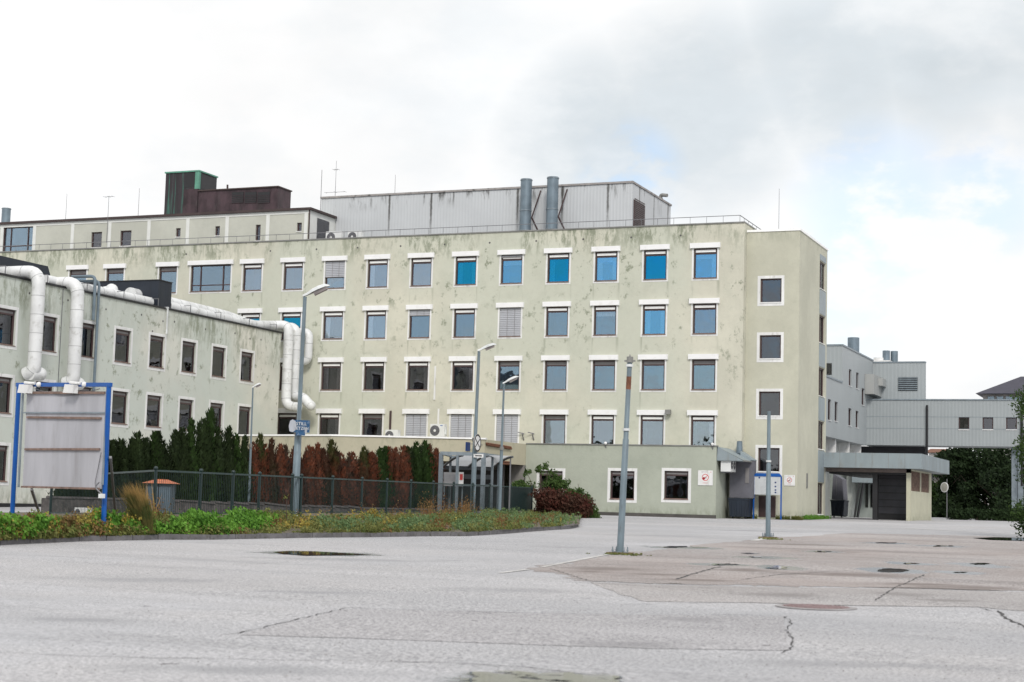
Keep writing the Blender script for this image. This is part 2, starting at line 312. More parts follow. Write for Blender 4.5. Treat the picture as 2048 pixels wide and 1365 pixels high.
M['damp'] = pm('damp asphalt', (.25, .222, .215), .55, var=.35, scale=2, sc=(.4, 1, 1))
M['wet'] = pm('wet margin', (.24, .245, .25), .22, var=.12, scale=3, spec=.8)
M['grit'] = pm('grit', (.12, .105, .085), .9, var=.5, scale=5)
M['iron'] = pm('rusty iron', (.24, .165, .165), .7, var=.25, scale=10)
m, t_, b_, o_ = newmat('puddle water'); b_.inputs['Base Color'].default_value = (.035, .033, .033, 1); b_.inputs['Roughness'].default_value = .03; b_.inputs['Specular IOR Level'].default_value = .5
M['water'] = m
m, t_, b_, o_ = newmat('patchy shallow water'); b_.inputs['Base Color'].default_value = (.10, .10, .10, 1); b_.inputs['Roughness'].default_value = .04
tr_ = N(t_, 'ShaderNodeBsdfTransparent'); mx_ = N(t_, 'ShaderNodeMixShader'); ps_ = N(t_, 'ShaderNodeNewGeometry').outputs['Position']
t_.links.new(mrange(t_, nz(t_, ps_, 1.9, 6, .68), .44, .49), mx_.inputs[0]); t_.links.new(tr_.outputs[0], mx_.inputs[1]); t_.links.new(b_.outputs[0], mx_.inputs[2]); t_.links.new(mx_.outputs[0], o_.inputs[0]); M['waterpatchy'] = m
m, t_, b_, o_ = newmat('translucent sheet'); b_.inputs['Base Color'].default_value = (.7, .72, .74, 1); b_.inputs['Roughness'].default_value = .4
tl = N(t_, 'ShaderNodeBsdfTranslucent'); tl.inputs[0].default_value = (.75, .77, .8, 1); mx = N(t_, 'ShaderNodeMixShader'); mx.inputs[0].default_value = .5
t_.links.new(b_.outputs[0], mx.inputs[1]); t_.links.new(tl.outputs[0], mx.inputs[2]); t_.links.new(mx.outputs[0], o_.inputs[0]); M['sheet'] = m
GR = (.022, .045, .012)
M['thuja_green'] = foliage('green conifer scales', [(.020, .038, .010), (.030, .060, .014)])
M['thuja_dark'] = foliage('dark green conifer scales', [(.016, .028, .010), (.026, .042, .014)])
M['thuja_rust'] = foliage('rust brown conifer scales', [(.215, .062, .030), (.080, .040, .026)], 4.0)
M['thuja_brown'] = foliage('brown conifer scales', [(.17, .060, .038), (.050, .036, .026)], 3.2)
M['thuja_mix'] = foliage('conifer brown below green above', [(.15, .042, .020), (.050, .034, .018)], top=(.028, .058, .012), zr=(1.5, 2.1))
M['thuja_patch'] = foliage('conifer green below brown above', [(.020, .040, .012), (.050, .028, .016)], top=(.080, .030, .020), zr=(1.0, 1.8))
M['leaf'] = foliage('tree leaves', [(.007, .015, .006), (.018, .034, .011)], .5)
M['leaflight'] = foliage('lighter tree leaves', [(.022, .045, .012), (.045, .080, .020)], .8)
M['weed'] = foliage('weed leaves', [(.045, .135, .018), (.135, .28, .040)], 1.2)
M['weedolive'] = foliage('olive weeds', [(.085, .12, .030), (.17, .17, .055)], 2)
M['weedred'] = foliage('reddish weeds', [(.20, .085, .035), (.16, .11, .045)], 2)
M['weedyellow'] = foliage('yellow weeds', [(.30, .22, .04), (.24, .20, .05)], 2)
M['sage'] = foliage('grey green weeds', [(.085, .15, .060), (.14, .20, .085)], 2)
M['straw'] = foliage('straw', [(.42, .25, .10), (.34, .21, .09)], 3)
M['strawgreen'] = foliage('tuft grass', [(.045, .07, .02), (.10, .09, .03)], 3, top=(.42, .26, .10), zr=(.45, .95))
M['bushred'] = foliage('red brown bush leaves', [(.11, .030, .022), (.05, .028, .018)], 1.6)
M['bushgreen'] = foliage('green bush leaves', [(.030, .060, .016), (.06, .10, .026)], 1.6)
M['bark'] = pm('bark', (.07, .05, .04), .9, var=.3, scale=8)

# ------------------------------------------------------------------ mesh helpers
class MB:
    def __init__(s): s.v = []; s.f = []; s.m = []
    def face(s, pts, mi=0):
        i = len(s.v); s.v += [tuple(p) for p in pts]; s.f.append(tuple(range(i, i+len(pts)))); s.m.append(mi)
    def box(s, a, b, mi=0):
        x0, x1 = sorted((a[0], b[0])); y0, y1 = sorted((a[1], b[1])); z0, z1 = sorted((a[2], b[2]))
        s.hexa([(x0, y0, z0), (x1, y0, z0), (x1, y1, z0), (x0, y1, z0), (x0, y0, z1), (x1, y0, z1), (x1, y1, z1), (x0, y1, z1)], mi); return s
    def hexa(s, p, mi=0):
        i = len(s.v); s.v += [tuple(q) for q in p]
        for f in ((0, 3, 2, 1), (4, 5, 6, 7), (0, 1, 5, 4), (1, 2, 6, 5), (2, 3, 7, 6), (3, 0, 4, 7)): s.f.append(tuple(i+k for k in f)); s.m.append(mi)
        return s
    def bar(s, a, b, w, h=None, mi=0, up=Vector((0, 0, 1))):
        a, b = Vector(a), Vector(b); h = h or w; d = (b-a).normalized()
        if abs(d.dot(up)) > .98: up = Vector((0, 1, 0))
        x = d.cross(up).normalized()*w/2; y = x.normalized().cross(d)*h/2
        s.hexa([a-x-y, a+x-y, a+x+y, a-x+y, b-x-y, b+x-y, b+x+y, b-x+y], mi); return s
    def wallbox(s, a, b, z0a, z0b, z1a, z1b, th, mi=0):
        "thick wall between plan points a,b with its own bottom and top heights at each end"
        a, b = Vector((a[0], a[1], 0)), Vector((b[0], b[1], 0)); d = (b-a).normalized(); n = Vector((-d.y, d.x, 0))*th
        z = lambda p, h: (p.x, p.y, h)
        s.hexa([z(a, z0a), z(b, z0b), z(b+n, z0b), z(a+n, z0a), z(a, z1a), z(b, z1b), z(b+n, z1b), z(a+n, z1a)], mi); return s
    def tube(s, pts, r, seg=16, mi=0, caps=True, r2=None):
        pts = [Vector(p) for p in pts]; n = len(pts); rings = []; px = None
        for i, p in enumerate(pts):
            d = ((pts[i]-pts[i-1]).normalized() if i else Vector((0, 0, 0))) + ((pts[i+1]-pts[i]).normalized() if i < n-1 else Vector((0, 0, 0)))
            d.normalize()
            if px is None:
                ref = Vector((0, 0, 1)) if abs(d.z) < .9 else Vector((1, 0, 0)); px = d.cross(ref).normalized()
            else: px = (px-d*px.dot(d)).normalized()
            py = d.cross(px); rr = r if r2 is None else r+(r2-r)*i/(n-1)
            if isinstance(r, (list, tuple)): rr = r[i]
            k = len(s.v); s.v += [tuple(p+px*(rr*math.cos(a))+py*(rr*math.sin(a))) for a in (2*math.pi*j/seg for j in range(seg))]; rings.append(k)
        for a, b in zip(rings, rings[1:]):
            for j in range(seg): s.f.append((a+j, a+(j+1) % seg, b+(j+1) % seg, b+j)); s.m.append(mi)
        if caps:
            s.f.append(tuple(rings[0]+j for j in range(seg))[::-1]); s.m.append(mi)
            s.f.append(tuple(rings[-1]+j for j in range(seg))); s.m.append(mi)
        return s
    def cyl(s, a, b, r, seg=16, mi=0, r2=None): return s.tube([a, b], r, seg, mi, True, r2)
    def ball(s, c, r, mi=0, n=10):
        pts = []; c = Vector(c); R = []
        for i in range(n+1):
            a = math.pi*i/n; pts.append(c+Vector((0, 0, -math.cos(a)*r))); R.append(max(.001, math.sin(a)*r))
        return s.tube(pts, R, 14, mi)
    def disc(s, c, n, r, seg=28, mi=0, th=0.0):
        c = Vector(c); n = Vector(n).normalized()
        return s.tube([c, c+n*max(th, .004)], r, seg, mi)
    def ring(s, c, n, r0, r1, seg=28, mi=0, a0=0, a1=2*math.pi):
        c = Vector(c); n = Vector(n).normalized(); x = n.cross(Vector((0, 0, 1)) if abs(n.z) < .9 else Vector((1, 0, 0))).normalized(); y = x.cross(n)
        for j in range(seg):
            p = a0+(a1-a0)*j/seg; q = a0+(a1-a0)*(j+1)/seg
            s.face([c+(x*math.cos(p)+y*math.sin(p))*r0, c+(x*math.cos(p)+y*math.sin(p))*r1, c+(x*math.cos(q)+y*math.sin(q))*r1, c+(x*math.cos(q)+y*math.sin(q))*r0], mi)
        return s
    def mesh(s, name, mats, off=(0, 0, 0), smooth=False):
        me = bpy.data.meshes.new(name); off = Vector(off)
        me.from_pydata([tuple(Vector(v)-off) for v in s.v], [], s.f)
        for m in (mats if isinstance(mats, (list, tuple)) else [mats]): me.materials.append(m)
        me.polygons.foreach_set('material_index', s.m)
        if smooth:
            me.polygons.foreach_set('use_smooth', [True]*len(me.polygons))
            try: me.set_sharp_from_angle(angle=math.radians(35))
            except Exception: pass
        me.update(); return me
    def build(s, name, mats, parent=None, origin=None, smooth=False):
        "links as one object; under a parent the mesh is stored relative to the thing's base"
        if parent is not None: off = Vector(parent['base_xyz'][:]) if 'base_xyz' in parent else Vector((0, 0, 0))
        else: off = Vector(origin) if origin is not None else Vector((0, 0, 0))
        o = bpy.data.objects.new(name, s.mesh(name, mats, off, smooth)); S.collection.objects.link(o)
        if parent is not None:
            o.parent = parent; o['base_xyz'] = tuple(off)
        else: o.location = off
        return o
def tag(o, label=None, cat=None, group=None, kind=None):
    if label: o['label'] = label
    if cat: o['category'] = cat
    if group: o['group'] = group
    if kind: o['kind'] = kind
    return o
def thing(name, label, cat, base, group=None):
    o = bpy.data.objects.new(name, None); S.collection.objects.link(o); o.location = Vector(base); o['base_xyz'] = tuple(base); o.empty_display_size = .3
    return tag(o, label, cat, group)
def struct(name, mb, mats, origin=None, smooth=False): return tag(mb.build(name, mats, None, origin, smooth), kind='structure')
def textmb(s, size, O, right, up, extr=.0):
    cu = bpy.data.curves.new('lettering', 'FONT'); cu.body = s; cu.size = size; cu.align_x = 'CENTER'; cu.resolution_u = 2
    ob = bpy.data.objects.new('lettering', cu); S.collection.objects.link(ob)
    me = bpy.data.meshes.new_from_object(ob.evaluated_get(bpy.context.evaluated_depsgraph_get()))
    mb = MB(); O = Vector(O); right = Vector(right); up = Vector(up)
    for p in me.polygons: mb.face([O+right*me.vertices[i].co.x+up*me.vertices[i].co.y for i in p.vertices])
    bpy.data.objects.remove(ob); bpy.data.curves.remove(cu); bpy.data.meshes.remove(me); return mb
def fillet(pts, r, n=6):
    pts = [Vector(p) for p in pts]; out = [pts[0]]
    for a, b, c in zip(pts, pts[1:], pts[2:]):
        d1 = (a-b); d2 = (c-b); rr = min(r, d1.length*.49, d2.length*.49); p = b+d1.normalized()*rr; q = b+d2.normalized()*rr
        for i in range(n+1):
            k = i/n; out.append(p*(1-k)**2+b*2*k*(1-k)+q*k*k)
    out.append(pts[-1]); return out
def facade(mb, O, u, W, z0, z1, holes, inn, rev=.14, mi=0, room=1, depth=1.3):
    "outer wall face from O along u, with openings (u0,u1,za,zb), their reveals, and dim rooms behind them"
    O = Vector(O); u = Vector(u); inn = Vector(inn)
    us = sorted({0, W}.union(*[{h[0], h[1]} for h in holes]) if holes else {0, W}); zs = sorted({z0, z1}.union(*[{h[2], h[3]} for h in holes]) if holes else {z0, z1})
    q = lambda a, z, d=0: Vector((O.x, O.y, 0))+u*a+inn*d+Vector((0, 0, z))
    for a, b in zip(us, us[1:]):
        for c, d in zip(zs, zs[1:]):
            mu, mz = (a+b)/2, (c+d)/2
            if any(h[0] < mu < h[1] and h[2] < mz < h[3] for h in holes): continue
            mb.face([q(a, c), q(b, c), q(b, d), q(a, d)], mi)
    for a, b, c, d in holes:
        for k0, k1, mm in ((0, rev, mi), (rev, depth, room)):
            mb.face([q(a, c, k0), q(a, c, k1), q(a, d, k1), q(a, d, k0)], mm); mb.face([q(b, c, k0), q(b, d, k0), q(b, d, k1), q(b, c, k1)], mm)
            mb.face([q(a, c, k0), q(b, c, k0), q(b, c, k1), q(a, c, k1)], mm); mb.face([q(a, d, k0), q(a, d, k1), q(b, d, k1), q(b, d, k0)], mm)
        mb.face([q(a, c, depth), q(b, c, depth), q(b, d, depth), q(a, d, depth)], room)
_wc = {}
def window(parent, O, rot, w, h, style='main', extra='', gl='glass', sw=.10, name='window'):
    "O: lower left corner of the opening on the outer wall face; rot: 0 faces -Y, 90 faces +X"
    key = (round(w, 3), round(h, 3), style, extra, gl, sw)
    if key not in _wc:
        L = []
        fb = .085; rv = .10; top = .34 if style in ('main', 'mainray') else (.27 if style == 'wing' else fb)
        f = MB()
        f.box((0, rv, 0), (fb, rv+.08, h)); f.box((w-fb, rv, 0), (w, rv+.08, h)); f.box((fb, rv, 0), (w-fb, rv+.08, fb)); f.box((fb, rv, h-fb), (w-fb, rv+.08, h))
        if top > fb: f.box((fb, rv+.002, h-top), (w-fb, rv+.085, h-top+.08))
        if style == 'narrow': f.box((w*.45, rv+.002, fb), (w*.45+.06, rv+.082, h-fb))
        if style == 'wide':
            f.box((w*.22, rv+.002, fb), (w*.22+.07, rv+.082, h-fb)); f.box((w*.78, rv+.002, fb), (w*.78+.07, rv+.082, h-fb)); f.box((fb, rv+.004, h*.24), (w-fb, rv+.084, h*.24+.06))
        L.append(('window', f, 'brown'))
        p = MB(); p.box((fb, rv+.04, fb), (w-fb, rv+.052, h-top)); L.append(('pane', p, gl))
        if top > fb:
            v = MB(); v.box((fb, rv+.02, h-top+.08), (w-fb, rv+.06, h-fb)) if style != 'main' else (v.box((fb+.02, rv-.05, h-.235), (w-fb-.02, rv-.002, h-.10)) if 'gray' not in extra else v.box((fb, rv+.03, h-top+.08), (w-fb, rv+.06, h-fb-.002)))
            if style == 'main' and 'gray' not in extra: f.box((fb, rv+.01, h-top+.078), (w-fb, rv+.07, h-fb+.002))
            L.append(('vent_strip', v, 'grayvent' if (style == 'wing' or 'gray' in extra) else 'vent'))
        if style != 'plain' and sw > 0:
            s = MB(); e = .014
            s.box((-sw, -e, -sw), (-.001, .03, h+sw)); s.box((w+.001, -e, -sw), (w+sw, .03, h+sw)); s.box((-.001, -e, -sw), (w+.001, .03, -.001)); s.box((-.001, -e, h+.001), (w+.001, .03, h+sw))
            L.append(('surround', s, 'white'))
        si = MB(); si.hexa([(-.02, -.05, .0), (w+.02, -.05, .0), (w+.02, rv-.002, .03), (-.02, rv-.002, .03), (-.02, -.05, .03), (w+.02, -.05, .03), (w+.02, rv-.002, .07), (-.02, rv-.002, .07)])
        L.append(('sill', si, 'wood' if style in ('wing', 'main', 'wide', 'mainray') else 'vent'))
        if style == 'main' or 'box' in extra:
            b = MB(); b.box((-.20, -.14, h+.003), (w+.19, .02, h+.29)); b.box((-.20, -.13, h-.02), (-.165, -.02, h)); b.box((w+.155, -.13, h-.02), (w+.19, -.02, h))
            L.append(('shutter_box', b, 'shutter'))
        if 'blind' in extra:
            k = {'blindfull': 1, 'blindhalf': .60, 'blindq': .19, 'blindtop': .10}[[e for e in extra.split() if e.startswith('blind')][0]]
            bl = MB(); n = int(h*k/.11)
            for i in range(n):
                z = h-.04-i*.11; bl.hexa([(-.02, .025, z-.107), (w+.02, .025, z-.107), (w+.02, .035, z-.107), (-.02, .035, z-.107), (-.02, .05, z-.006), (w+.02, .05, z-.006), (w+.02, .06, z-.006), (-.02, .06, z-.006)])
            for a in (.36, .70): bl.box((w*a, -.002, h-.04-n*.11), (w*a+.02, .006, h), 1)
            bl.box((-.02, -.004, h-.06-n*.11), (w+.02, .04, h-.02-n*.11), 1)
            L.append(('blind', bl, ('blind', 'grayvent')))
        if 'curt' in extra or 'shade' in extra:
            cu = MB()
            def fold(a, b):
                n = 10
                for i in range(n):
                    xa, xb = a+(b-a)*i/n, a+(b-a)*(i+1)/n; ya, yb = (.22 if i % 2 else .19), (.19 if i % 2 else .22)
                    cu.face([(xa, ya, .02), (xb, yb, .02), (xb, yb, h-.3), (xa, ya, h-.3)])
            if 'curtl' in extra or 'curtboth' in extra: fold(.08, w*.30)
            if 'curtr' in extra or 'curtboth' in extra: fold(w*.74, w-.08)
            if 'shade' in extra: cu.box((.08, .25, h*.66), (w-.08, .26, h-.3))
            L.append(('curtain', cu, 'curtain'))
        _wc[key] = [(n, mb.mesh(n, M[m] if isinstance(m, str) else [M[q] for q in m])) for n, mb, m in L]
        for e in _wc[key]: pass
        _wc[key] = [(n, me) for n, me in _wc[key]]
    base = Vector(parent['base_xyz'][:]) if 'base_xyz' in parent else Vector((0, 0, 0)); root = None
    for n, me in _wc[key]:
        o = bpy.data.objects.new(name if root is None else n, me); S.collection.objects.link(o)
        if root is None:
            o.parent = parent; o.location = Vector(O)-base; o.rotation_euler = (0, 0, math.radians(rot)); root = o
        else:
            o.parent = root
            if n == 'pane' and h > .9: o.rotation_euler = (random.uniform(-.010, .006), 0, random.uniform(-.012, .012)); o.location = (0, .004, 0)
    return root

# ------------------------------------------------------------------ ground
g = MB(); xs = [-700, -300, -120, -60, -30, 0, 30, 120, 300, 700]
for (a, za), (b, zb) in zip(BR, BR[1:]):
    for x0, x1 in zip(xs, xs[1:]): g.face([(x0, a, za), (x1, a, za), (x1, b, zb), (x0, b, zb)])
struct('ground', g, M['asphalt'])
def rough_poly(pts, n=6, j=.05):
    out = []; L = len(pts)
    for i in range(L):
        a, b = pts[i], pts[(i+1) % L]
        for k in range(n):
            f = k/n; q = a.lerp(b, f); d = (b-a).length
            if k: q = q+Vector((random.uniform(-1, 1), random.uniform(-1, 1), 0))*j*min(1, d)
            out.append(q)
    return out
def patch(name, px, mat, off, n=5, j=.08):
    pts = rough_poly([G(*p) for p in px], n, j); mb = MB(); mb.face([(p.x, p.y, gh(p.y)+off) for p in pts][::-1])
    ob = struct(name, mb, mat); me = ob.data
    bm = bmesh.new(); bm.from_mesh(me); bmesh.ops.triangulate(bm, faces=bm.faces); 
    for f in bm.faces:
        if f.normal.z < 0: f.normal_flip()
    bm.to_mesh(me); bm.free(); return ob
patch('asphalt_patch', [(1060, 1137), (1150, 1124), (1235, 1108), (1380, 1093), (1540, 1077), (1700, 1067), (1900, 1071), (2150, 1080), (2150, 1184), (1950, 1181), (1800, 1176), (1620, 1174), (1440, 1171), (1300, 1168), (1180, 1163), (1110, 1148)], M['asphaltpink'], .004, 14, .22)
patch('asphalt_patch', [(1180, 1165), (1300, 1170), (1440, 1173), (1620, 1176), (1800, 1178), (1950, 1183), (2150, 1187), (2150, 1226), (2030, 1222), (1960, 1215), (1700, 1212), (1500, 1206), (1290, 1204), (1235, 1188)], M['asphaltbrown'], .0045, 5, .04)
patch('asphalt_patch', [(480, 1271), (560, 1249), (690, 1219), (860, 1222), (1100, 1228), (1300, 1231), (1568, 1234), (1578, 1302), (1300, 1298), (1000, 1288), (700, 1277)], M['asphaltrepair'], .004, 4, .02)
def crack(name, px, w=.025, off=.007, mat=None):
    pts = [G(*p) for p in px]; fine = []
    for a, b in zip(pts, pts[1:]):
        n = max(2, int((b-a).length/.15))
        for k in range(n): fine.append(a.lerp(b, k/n)+Vector((random.uniform(-1, 1), random.uniform(-1, 1), 0))*.028)
    fine.append(pts[-1]); mb = MB(); L = []
    for i, p in enumerate(fine):
        d = (fine[min(i+1, len(fine)-1)]-fine[max(i-1, 0)]); n = Vector((-d.y, d.x, 0)).normalized()*w*random.uniform(.15, .75)
        if i in (0, len(fine)-1): n *= .1
        L.append(((p+n), (p-n)))
    for (a, b), (c, d) in zip(L, L[1:]): mb.face([(q.x, q.y, gh(q.y)+off) for q in (a, b, d, c)])
    return struct(name, mb, mat or M['crack'])
crack('crack', [(430, 1272), (480, 1267), (560, 1248), (690, 1217), (800, 1220), (1000, 1226), (1300, 1231)], .018)
crack('crack', [(-40, 1306), (300, 1317), (700, 1323), (900, 1327), (1050, 1335), (1180, 1350), (1250, 1358)], .015)
crack('crack', [(1572, 1233), (1582, 1250), (1574, 1262), (1588, 1280), (1580, 1300), (1562, 1308)], .015)
crack('crack', [(1240, 1210), (1500, 1206), (1700, 1212), (1960, 1216), (1985, 1223)], .016)
crack('crack', [(1300, 1232), (1440, 1230), (1565, 1233)], .016)
crack('crack', [(1995, 1222), (2010, 1236), (2060, 1260)], .04)
crack('crack', [(1350, 1160), (1400, 1145), (1440, 1134)], .06)
crack('crack', [(1100, 1138), (1180, 1163), (1300, 1168), (1440, 1172)], .022)
crack('crack', [(1480, 1161), (1560, 1150), (1700, 1142)], .03)
crack('crack', [(1750, 1202), (1790, 1176), (1850, 1150)], .03)
crack('crack', [(460, 1130), (560, 1127)], .02); crack('crack', [(330, 1144), (400, 1141)], .02)
def blobpx(cx, cy, rx, ry, n=36, j=.55):
    ph = random.uniform(0, 99); out = []
    for i in range(n):
        a = 2*math.pi*i/n; k = 1+j*1.6*mnoise.noise(Vector((math.cos(a)*1.3+ph, math.sin(a)*1.3, ph)))+j*.7*mnoise.noise(Vector((math.cos(a)*4+ph, math.sin(a)*4, ph*2)))
        out.append((cx+rx*math.cos(a)*k, cy+ry*math.sin(a)*k))
    return out
for c in [(1225, 1139, 95, 5), (1500, 1139, 70, 4), (1650, 1104, 60, 2.4), (1400, 1161, 80, 2.5), (1850, 1166, 110, 3), (1180, 1144, 50, 3), (900, 1121, 45, 1.6), (860, 1097, 50, 1.4), (1740, 1088, 60, 1.4), (1900, 1200, 60, 2.5), (1010, 1055, 60, 1.2), (1330, 1070, 90, 1.6), (1480, 1060, 100, 1.5), (1760, 1057, 90, 1.2)]:
    pass
halo_unused = [(1783, 1142, 58, 6.5), (1820, 1128, 40, 3.2), (1920, 1146, 46, 3.4), (1955, 1131, 44, 5), (1560, 1136, 46, 5.5), (1442, 1130, 60, 3), (1370, 1096, 74, 3), (1530, 1116, 60, 3), (1645, 1104, 34, 2), (1885, 1093, 40, 1.8), (1775, 1087, 40, 1.8), (640, 1108, 130, 4.5), (1060, 1362, 230, 21)]
for k, px in enumerate([[(545, 1105), (580, 1103.2), (630, 1104), (690, 1107.5), (742, 1110.5), (690, 1111.3), (610, 1112.5), (565, 1109)],
           
           blobpx(1350, 1095, 26, 1.5), blobpx(1400, 1096, 20, .9), blobpx(1645, 1104, 14, 1.2), blobpx(1557, 1137, 17, 3.0), blobpx(1445, 1130, 26, 1.4), blobpx(1783, 1142, 26, 3.4, 36, .3),
           blobpx(1822, 1128, 15, 1.2), blobpx(1922, 1146, 13, 1.1), blobpx(1960, 1129, 16, 1.4), blobpx(1775, 1087, 18, .9), blobpx(1885, 1093, 18, 1.0), blobpx(1515, 1115, 12, 1.2), blobpx(1500, 1108, 22, .9),
           [(1945, 1077), (1990, 1075.5), (2050, 1077), (2120, 1079), (2050, 1083), (1980, 1081)]]):
    patch('puddle', px, M['water'], .0125, 3, .015)
rnd = random.Random(4); mb = MB()
for _ in range(1500):
    q = G(rnd.uniform(-30, 2080), 1062+300*rnd.random()**1.5); r = rnd.uniform(.003, .009); h = r*.7
    mb.face([(q.x-r, q.y, q.z+.009), (q.x, q.y-r*.8, q.z+.009), (q.x+r, q.y+r*.2, q.z+.009), (q.x+r*.2, q.y+r, q.z+h+.009)]); mb.face([(q.x-r, q.y, q.z+.009), (q.x, q.y-r*.8, q.z+.009), (q.x+r*.2, q.y, q.z+h+.012)])
tag(mb.build('grit', M['grit']), 'loose grit and leaf crumbs scattered over the asphalt', 'grit', None, 'stuff')
patch('puddle', blobpx(1065, 1362, 160, 17, 60, .35), M['waterpatchy'], .0125, 2, .03)
for a, b, w in [((1000, 1147), (1055, 1140), .06), ((1085, 1135), (1215, 1110), .05), ((1508, 1082), (1533, 1077.5), .14), ((1700, 1051), (2060, 1071), .10)]:
    A, B = G(*a), G(*b); n = Vector((-(B-A).y, (B-A).x, 0)).normalized()*w; mb = MB(); mb.face([(q.x, q.y, gh(q.y)+.010) for q in (A-n, B-n, B+n, A+n)]); struct('road_marking', mb, M['paint'])
c = G(1632, 1215.5); r = .46; mb = MB(); mb.tube([c+Vector((0, 0, .002)), c+Vector((0, 0, .014))], r, 32)
mh = thing('manhole_cover', 'round rusty iron cover set flush in the asphalt in front of the lot', 'manhole cover', c)
mb = MB(); mb.tube([c+Vector((0, 0, .001)), c+Vector((0, 0, .013))], r+.10, 36); mb.build('frame', pm('cover frame', (.30, .285, .285), .85, var=.2), mh)
mb = MB(); mb.tube([c+Vector((0, 0, .0135)), c+Vector((0, 0, .017))], r, 36)
for i in range(-6, 7):
    w = math.sqrt(max(0, r*r-(i*.065)**2))*.9; mb.box((c.x+i*.065-.014, c.y-w, c.z+.0175), (c.x+i*.065+.014, c.y+w, c.z+.024))
mb.build('cover', M['iron'], mh)

# ------------------------------------------------------------------ planted island, kerb, fence
curb_px = [(-90, 1096), (0, 1091), (60, 1088), (158, 1083.5), (316, 1080), (420, 1080), (520, 1078), (625, 1076), (740, 1075), (860, 1073), (933, 1073), (1000, 1069), (1060, 1064), (1100, 1061), (1140, 1058.5), (1156, 1055)]
CB = [G(*p) for p in curb_px]
FA = PD(307, 1037, 44); FB = PD(1063, 1026, 84)
def fence_at(px, k=0):
    "point of the fence foot line seen at pixel column px"
    lo, hi = -.6, 1.3
    for _ in range(40):
        m = (lo+hi)/2; q = FA.lerp(FB, m)
        if pxof(q)[0] < px: lo = m
        else: hi = m
    return FA.lerp(FB, lo)
fpx = [-90, 0, 60, 158, 316, 420, 520, 625, 740, 860, 933, 990, 1030, 1063, 1110, 1180]
bed = MB(); rows_ = []
for c_, fx in zip(CB, fpx):
    f_ = fence_at(fx); f_ = Vector((f_.x, f_.y, max(f_.z-.02, gh(f_.y)+.03))); row = []
    for k in range(7):
        s = k/6; q = c_.lerp(f_, s); z = (c_.z+.12)*(1-s)+f_.z*s+ (0 if k in (0, 6) else random.uniform(-.02, .05)); row.append((q.x, q.y+(.18 if k == 0 else 0), z))
    b2 = Vector(row[-1])+Vector((-12, 14, -.05)); row.append((b2.x, b2.y, max(b2.z, gh(b2.y)+.02))); rows_.append(row)
for a, b in zip(rows_, rows_[1:]):
    for k in range(7): bed.face([a[k], b[k], b[k+1], a[k+1]])
struct('planting_bed', bed, M['soil'])
def bedz(x, y):
    best = 9e9; z = 0
    for row in rows_:
        for q in row:
            d = (q[0]-x)**2+(q[1]-y)**2
            if d < best: best = d; z = q[2]
    return z
kb = MB(); k2 = []
for a, b in zip(CB, CB[1:]):
    n = max(1, round((b-a).length/1.0)); k2 += [a.lerp(b, i/n) for i in range(n)]
k2.append(CB[-1])
for a, b in zip(k2, k2[1:]):
    d = (b-a).normalized(); j = random.uniform(-.012, .012); n = Vector((-d.y, d.x, 0))
    kb.bar(a+d*.012+Vector((0, 0, .045+j))+n*(.09+j), b-d*.012+Vector((0, 0, .045-j*.5))+n*.09, .18, .17+j)
struct('kerb', kb, M['kerb'])
# low mossy edging under the fence
ed = MB(); L0 = fence_at(440); L1 = FB; n = 22
for i in range(n):
    a, b = L0.lerp(L1, i/n), L0.lerp(L1, (i+1)/n); ed.bar(a+Vector((0, -.25, -.10)), b+Vector((0, -.25, -.10+random.uniform(-.02, .02))), .34, .20)
struct('mossy_edging', ed, M['moss'])
posts = [100, 203, 307, 398, 463, 516, 582, 600, 663, 722, 772, 820, 865, 906, 944, 978, 1020, 1063]
FH = 1.27
ft = thing('metal_fence', 'long dark green metal fence with round-capped posts and thin bars behind the weeds', 'fence', fence_at(307))
pp = [fence_at(x) for x in posts]; pp[1] = PD(203, 1036, 47.5); pp[0] = PD(100, 1034, 51)
for p in pp:
    mb = MB(); mb.cyl(p-Vector((0, 0, .3)), p+Vector((0, 0, FH+.04)), .045, 10); mb.ball(p+Vector((0, 0, FH+.06)), .06, 0, 6); mb.build('post', M['fence'], ft, smooth=True)
for i, (a, b) in enumerate(zip(pp, pp[1:])):
    mb = MB(); d = (b-a); L = d.length; up = Vector((0, 0, 1))
    if posts[i] == 582: pass
    mb.bar(a+up*FH, b+up*FH, .05, .05, 1); mb.bar(a+up*.12, b+up*.12, .04, .04, 1)
    n = max(2, int(L/.115))
    for k in range(1, n): q = a.lerp(b, k/n); mb.cyl(q+up*.10, q+up*(FH), .0065, 5)
    if posts[i] >= 1020: mb.wallbox(a, b, a.z+.1, b.z+.1, a.z+FH, b.z+FH, .01)
    mb.build('panel', [M['fence'], M['fencerail']], ft)

# ------------------------------------------------------------------ main building
def Xy(px, py, y): return P(px, py, 'Y', y)
YM = 90.39; Z0 = 1.0
x0m = -50.44; dxm = 3.001; bwin = 1.39
ZT = 16.79-.29                       # top of the upper frames
WH = 1.77
XR = -23.27; XL = -84.0; PT = 17.88
MBd = thing('main_building', 'long five-storey cream rendered office block with grey plant room and copper tower on its roof', 'building', (-40, YM, 1.1))
win = []                              # u, z, w, h, style, extra, glass
ex1 = {0: 'blindhalf', 1: 'curtl', 2: '', 3: 'curtboth', 4: 'blindtop shade', 5: 'curtl', 6: 'curtboth shade', 7: '', 8: 'shade curtr'}
ex2 = {0: 'curtl', 1: 'curtl', 2: 'blindq', 3: '', 4: 'blindfull', 5: '', 6: 'shade', 7: 'curtboth', 8: ''}
ex3 = {0: 'curtboth', 1: '', 2: 'curtr', 3: 'curtr', 4: 'gray', 5: 'gray', 6: 'gray', 7: 'gray', 8: 'gray'}
